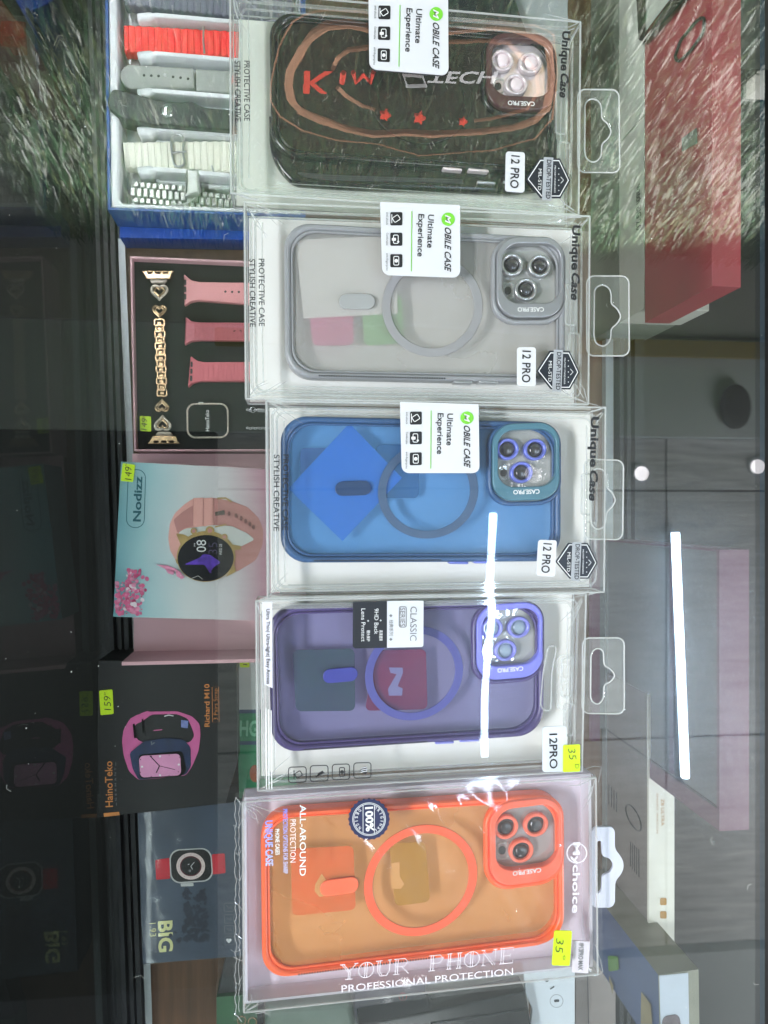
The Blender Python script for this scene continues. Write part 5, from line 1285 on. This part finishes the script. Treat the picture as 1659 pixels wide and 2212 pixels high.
# mauve open tray box
ym = W(1305, 1106, SH).y
m_mv = pm('mauve box card', (106, 66, 86), .5, var=.05, vs=30); m_mg = pm('grey inner card', (100, 101, 104), .6, var=.05, vs=30)
mt_ = thing('tray_box', 'mauve box standing upright and open, its grey inside facing the viewer', 'gift box', (W(1305, 1375, SH).x, ym, SH))
ztm = PY(1551, 1106, ym).z
xm0 = PY(1551, 1190, ym).x; xm1 = PY(1551, 1742, ym).x
part('inner_panel', mt_, lambda b: b.box(xm0 + .001, ym, SH + .002, xm1, ym + .004, ztm - .0005, m_mg))
def frm(b):
    b.box(xm0 - .001, ym - .002, SH + .0005, xm1 + .017, ym + .0225, SH + .0018, m_mv)
    b.box(xm0 - .001, ym - .001, ztm, xm1 + .017, ym + .0225, ztm + .0035, m_mv)
    b.box(xm1 + .0012, ym - .0008, SH + .002, xm1 + .017, ym + .0225, ztm - .0002, m_mv)
    b.box(xm0 - .0012, ym - .0008, SH + .002, xm0 + .0006, ym + .0225, ztm - .0002, m_mv)
    b.box(xm0, ym + .0045, SH + .002, xm1, ym + .0225, ztm - .0002, m_mv)
part('outer_frame', mt_, frm)
part('bottom_lip', mt_, lambda b: (b.box(xm0, ym - .017, SH + .0025, xm1 + .012, ym - .0085, SH + .0095, m_mv), b.box(xm0, ym - .0082, SH + .0025, xm1, ym - .0024, SH + .008, m_mg)))
part('crease_line', mt_, lambda b: (b.box(xm1 - .0002, ym - .0014, SH + .004, xm1 + .0011, ym - .0009, ztm, m_bk), b.box(xm0, ym - .0016, SH + .008, xm1, ym - .001, SH + .0092, m_bk)))
part('panel_fold', mt_, lambda b: b.box(xm0 + .002, ym - .0012, PY(1448, 1106, ym).z, xm1 - .001, ym - .0004, PY(1458, 1106, ym).z, m_mv))

# white topped watch carton behind the mauve box and the tilted carton at the lower right
t8, y8, z8, x80, x81 = upright('watch_carton', 'taupe carton with a white top edge in gold lettering right of the orange pack', 'box', 1303, 1399, 1500, 2075, SH + .0004, pm('taupe carton', (112, 104, 102), .5, var=.08), .0225, group='printed watch cartons')
part('white_top', t8, lambda b: b.box(x80, y8 - .0006, z8 + .0002, x81, y8 + .0236, z8 + .0032, pm('warm white top', (226, 224, 214), .5, var=.03)))
m_gp = pm('gold print', (176, 132, 62), .4, var=.05)
z8p = z8 + .0036
part('gold_lettering', t8, lambda b: (b.text('Z8 ULTRA', (1428, 1726), (1428, 1784), 8, z8p, m_gp, .01), b.text('SMART WATCH', (1418, 1714), (1418, 1800), 4.6, z8p, m_gp, 0)))
part('gold_squares', t8, lambda b: [b.flat(rnd(X('M', (780, y), (830, y), (830, y + 56), (780, y + 56)), 3), z8p, m_gp) for y in (1242, 1345)])
def z8f(b):
    pl = y8 - .0008
    b.tube([PY(p[0], p[1], pl) for p in circ(X('M', 575, 625), 11, 28, 31, -.45)], .0007, m_bk, True, 6)
    for k in range(5): b.tube([PY(p[0], p[1], pl) for p in X('M', (552 + k * 16, 810 + k * 14), (552 + k * 16, 1000 + k * 20))], .0004, m_bk, False, 5)
    for k in range(4): b.tube([PY(p[0], p[1], pl) for p in X('M', (385 + k * 20, 370 + k * 20), (385 + k * 20, 520 + k * 20))], .0004, m_bk, False, 5)
part('front_print', t8, z8f)
# tilted carton
zt5 = -.160; q5b = [W(1422, 2106, zt5), W(1509, 2094, zt5), W(1512, 2290, zt5), W(1426, 2290, zt5)]
lb5 = thing('carton', 'tall carton with pale lilac top and grey green side at the lower right corner', 'box', (q5b[0].x, q5b[0].y, SH))
bt = [Vector((p.x, p.y, SH + .0005)) for p in q5b]
def c5(b):
    b.add(q5b + bt, [(0, 1, 2, 3), (0, 4, 5, 1), (1, 5, 6, 2), (2, 6, 7, 3)], pm('grey green carton side', (134, 134, 118), .5, var=.08))
    b.add([q5b[0], q5b[3], bt[3], bt[0]], [(0, 1, 2, 3)], pm('denim blue print', (58, 78, 120), .45, var=.3, vs=16))
part('box_body', lb5, c5)
def c5t(b):
    b.px([(1424, 2107), (1486, 2101), (1489, 2260), (1428, 2260)], zt5 + .0003, zt5 + .0003, zt5 + .0008, pm('pale lilac top', (190, 200, 214), .5, var=.03))
    b.px(rnd([(1432, 2196), (1466, 2190), (1480, 2260), (1424, 2260)], 10), zt5 + .0012, zt5 + .0010, zt5 + .0014, pm('printed grey watch', (92, 82, 86), .4, var=.5, vs=90))
part('printed_top', lb5, c5t)
def c5f(b):
    yy = q5b[0].y - .0008
    s5 = lambda x, y: (1250.8 + .1719 * x, 1947.5 + .1719 * y)
    for q, mt in ((rnd([s5(360, 680), s5(490, 690), s5(500, 860), s5(370, 880)], 4), pm('lime print', (84, 128, 48), .5, var=.2)), ([s5(780, 1130), s5(900, 1290), s5(920, 1538), s5(775, 1538)], pm('sand print', (140, 128, 92), .5, var=.2)), ([s5(375, 920), s5(430, 1060), s5(425, 1170), s5(380, 1000)], pm('sand print', (140, 128, 92), .5, var=.2))):
        b.add([PY(p[0], p[1], yy) for p in q], [tuple(range(len(q)))], mt)
part('printed_front', lb5, c5f)
def c5s(b):
    xx = q5b[0].x - .0010
    n_ = (q5b[1] - q5b[0]).normalized()
    a = PX(*X('M', 470, 1130), xx); c = PX(*X('M', 600, 1300), xx)
    b.text('loezi', None, None, .011, 0, m_bk, 0, .2, plane=(a, c, Vector((0, c.z - a.z, a.y - c.y)).normalized() * -1))
part('side_lettering', lb5, c5s)

# ---- things outside the front glass, one standing in for a reflection
b = MB(); b.px(X('T', (120, -80), (150, 0), (240, 130), (400, 62), (520, 0), (560, -80)), -.70, FLOORZ, -.70, pm('cobalt box', (24, 84, 220), .4, var=.05), .002)
tag(b.build('cobalt_box'), 'cobalt blue box corner beyond the front glass at the photo corner', 'box')
b = MB(); b.ptube(X('T', (260, 90), (420, 380), (560, 700), (700, 960), (830, 1180)), -.68, 4.5, m_bk, False, 8)
tag(b.build('cable'), 'black cable running down from the cobalt blue box beyond the glass', 'cable')
b = MB(); b.px(X('T', (-200, -60), (20, 0), (280, 355), (-200, 350)), -.72, FLOORZ, -.72, pm('rust brown stand-in', (158, 74, 42), .6, var=.25, vs=12), .002)
tag(b.build('rust_standin'), 'rust brown stand-in for a reflection on the front glass', 'box')  # block added in place of a brown reflection on the pane
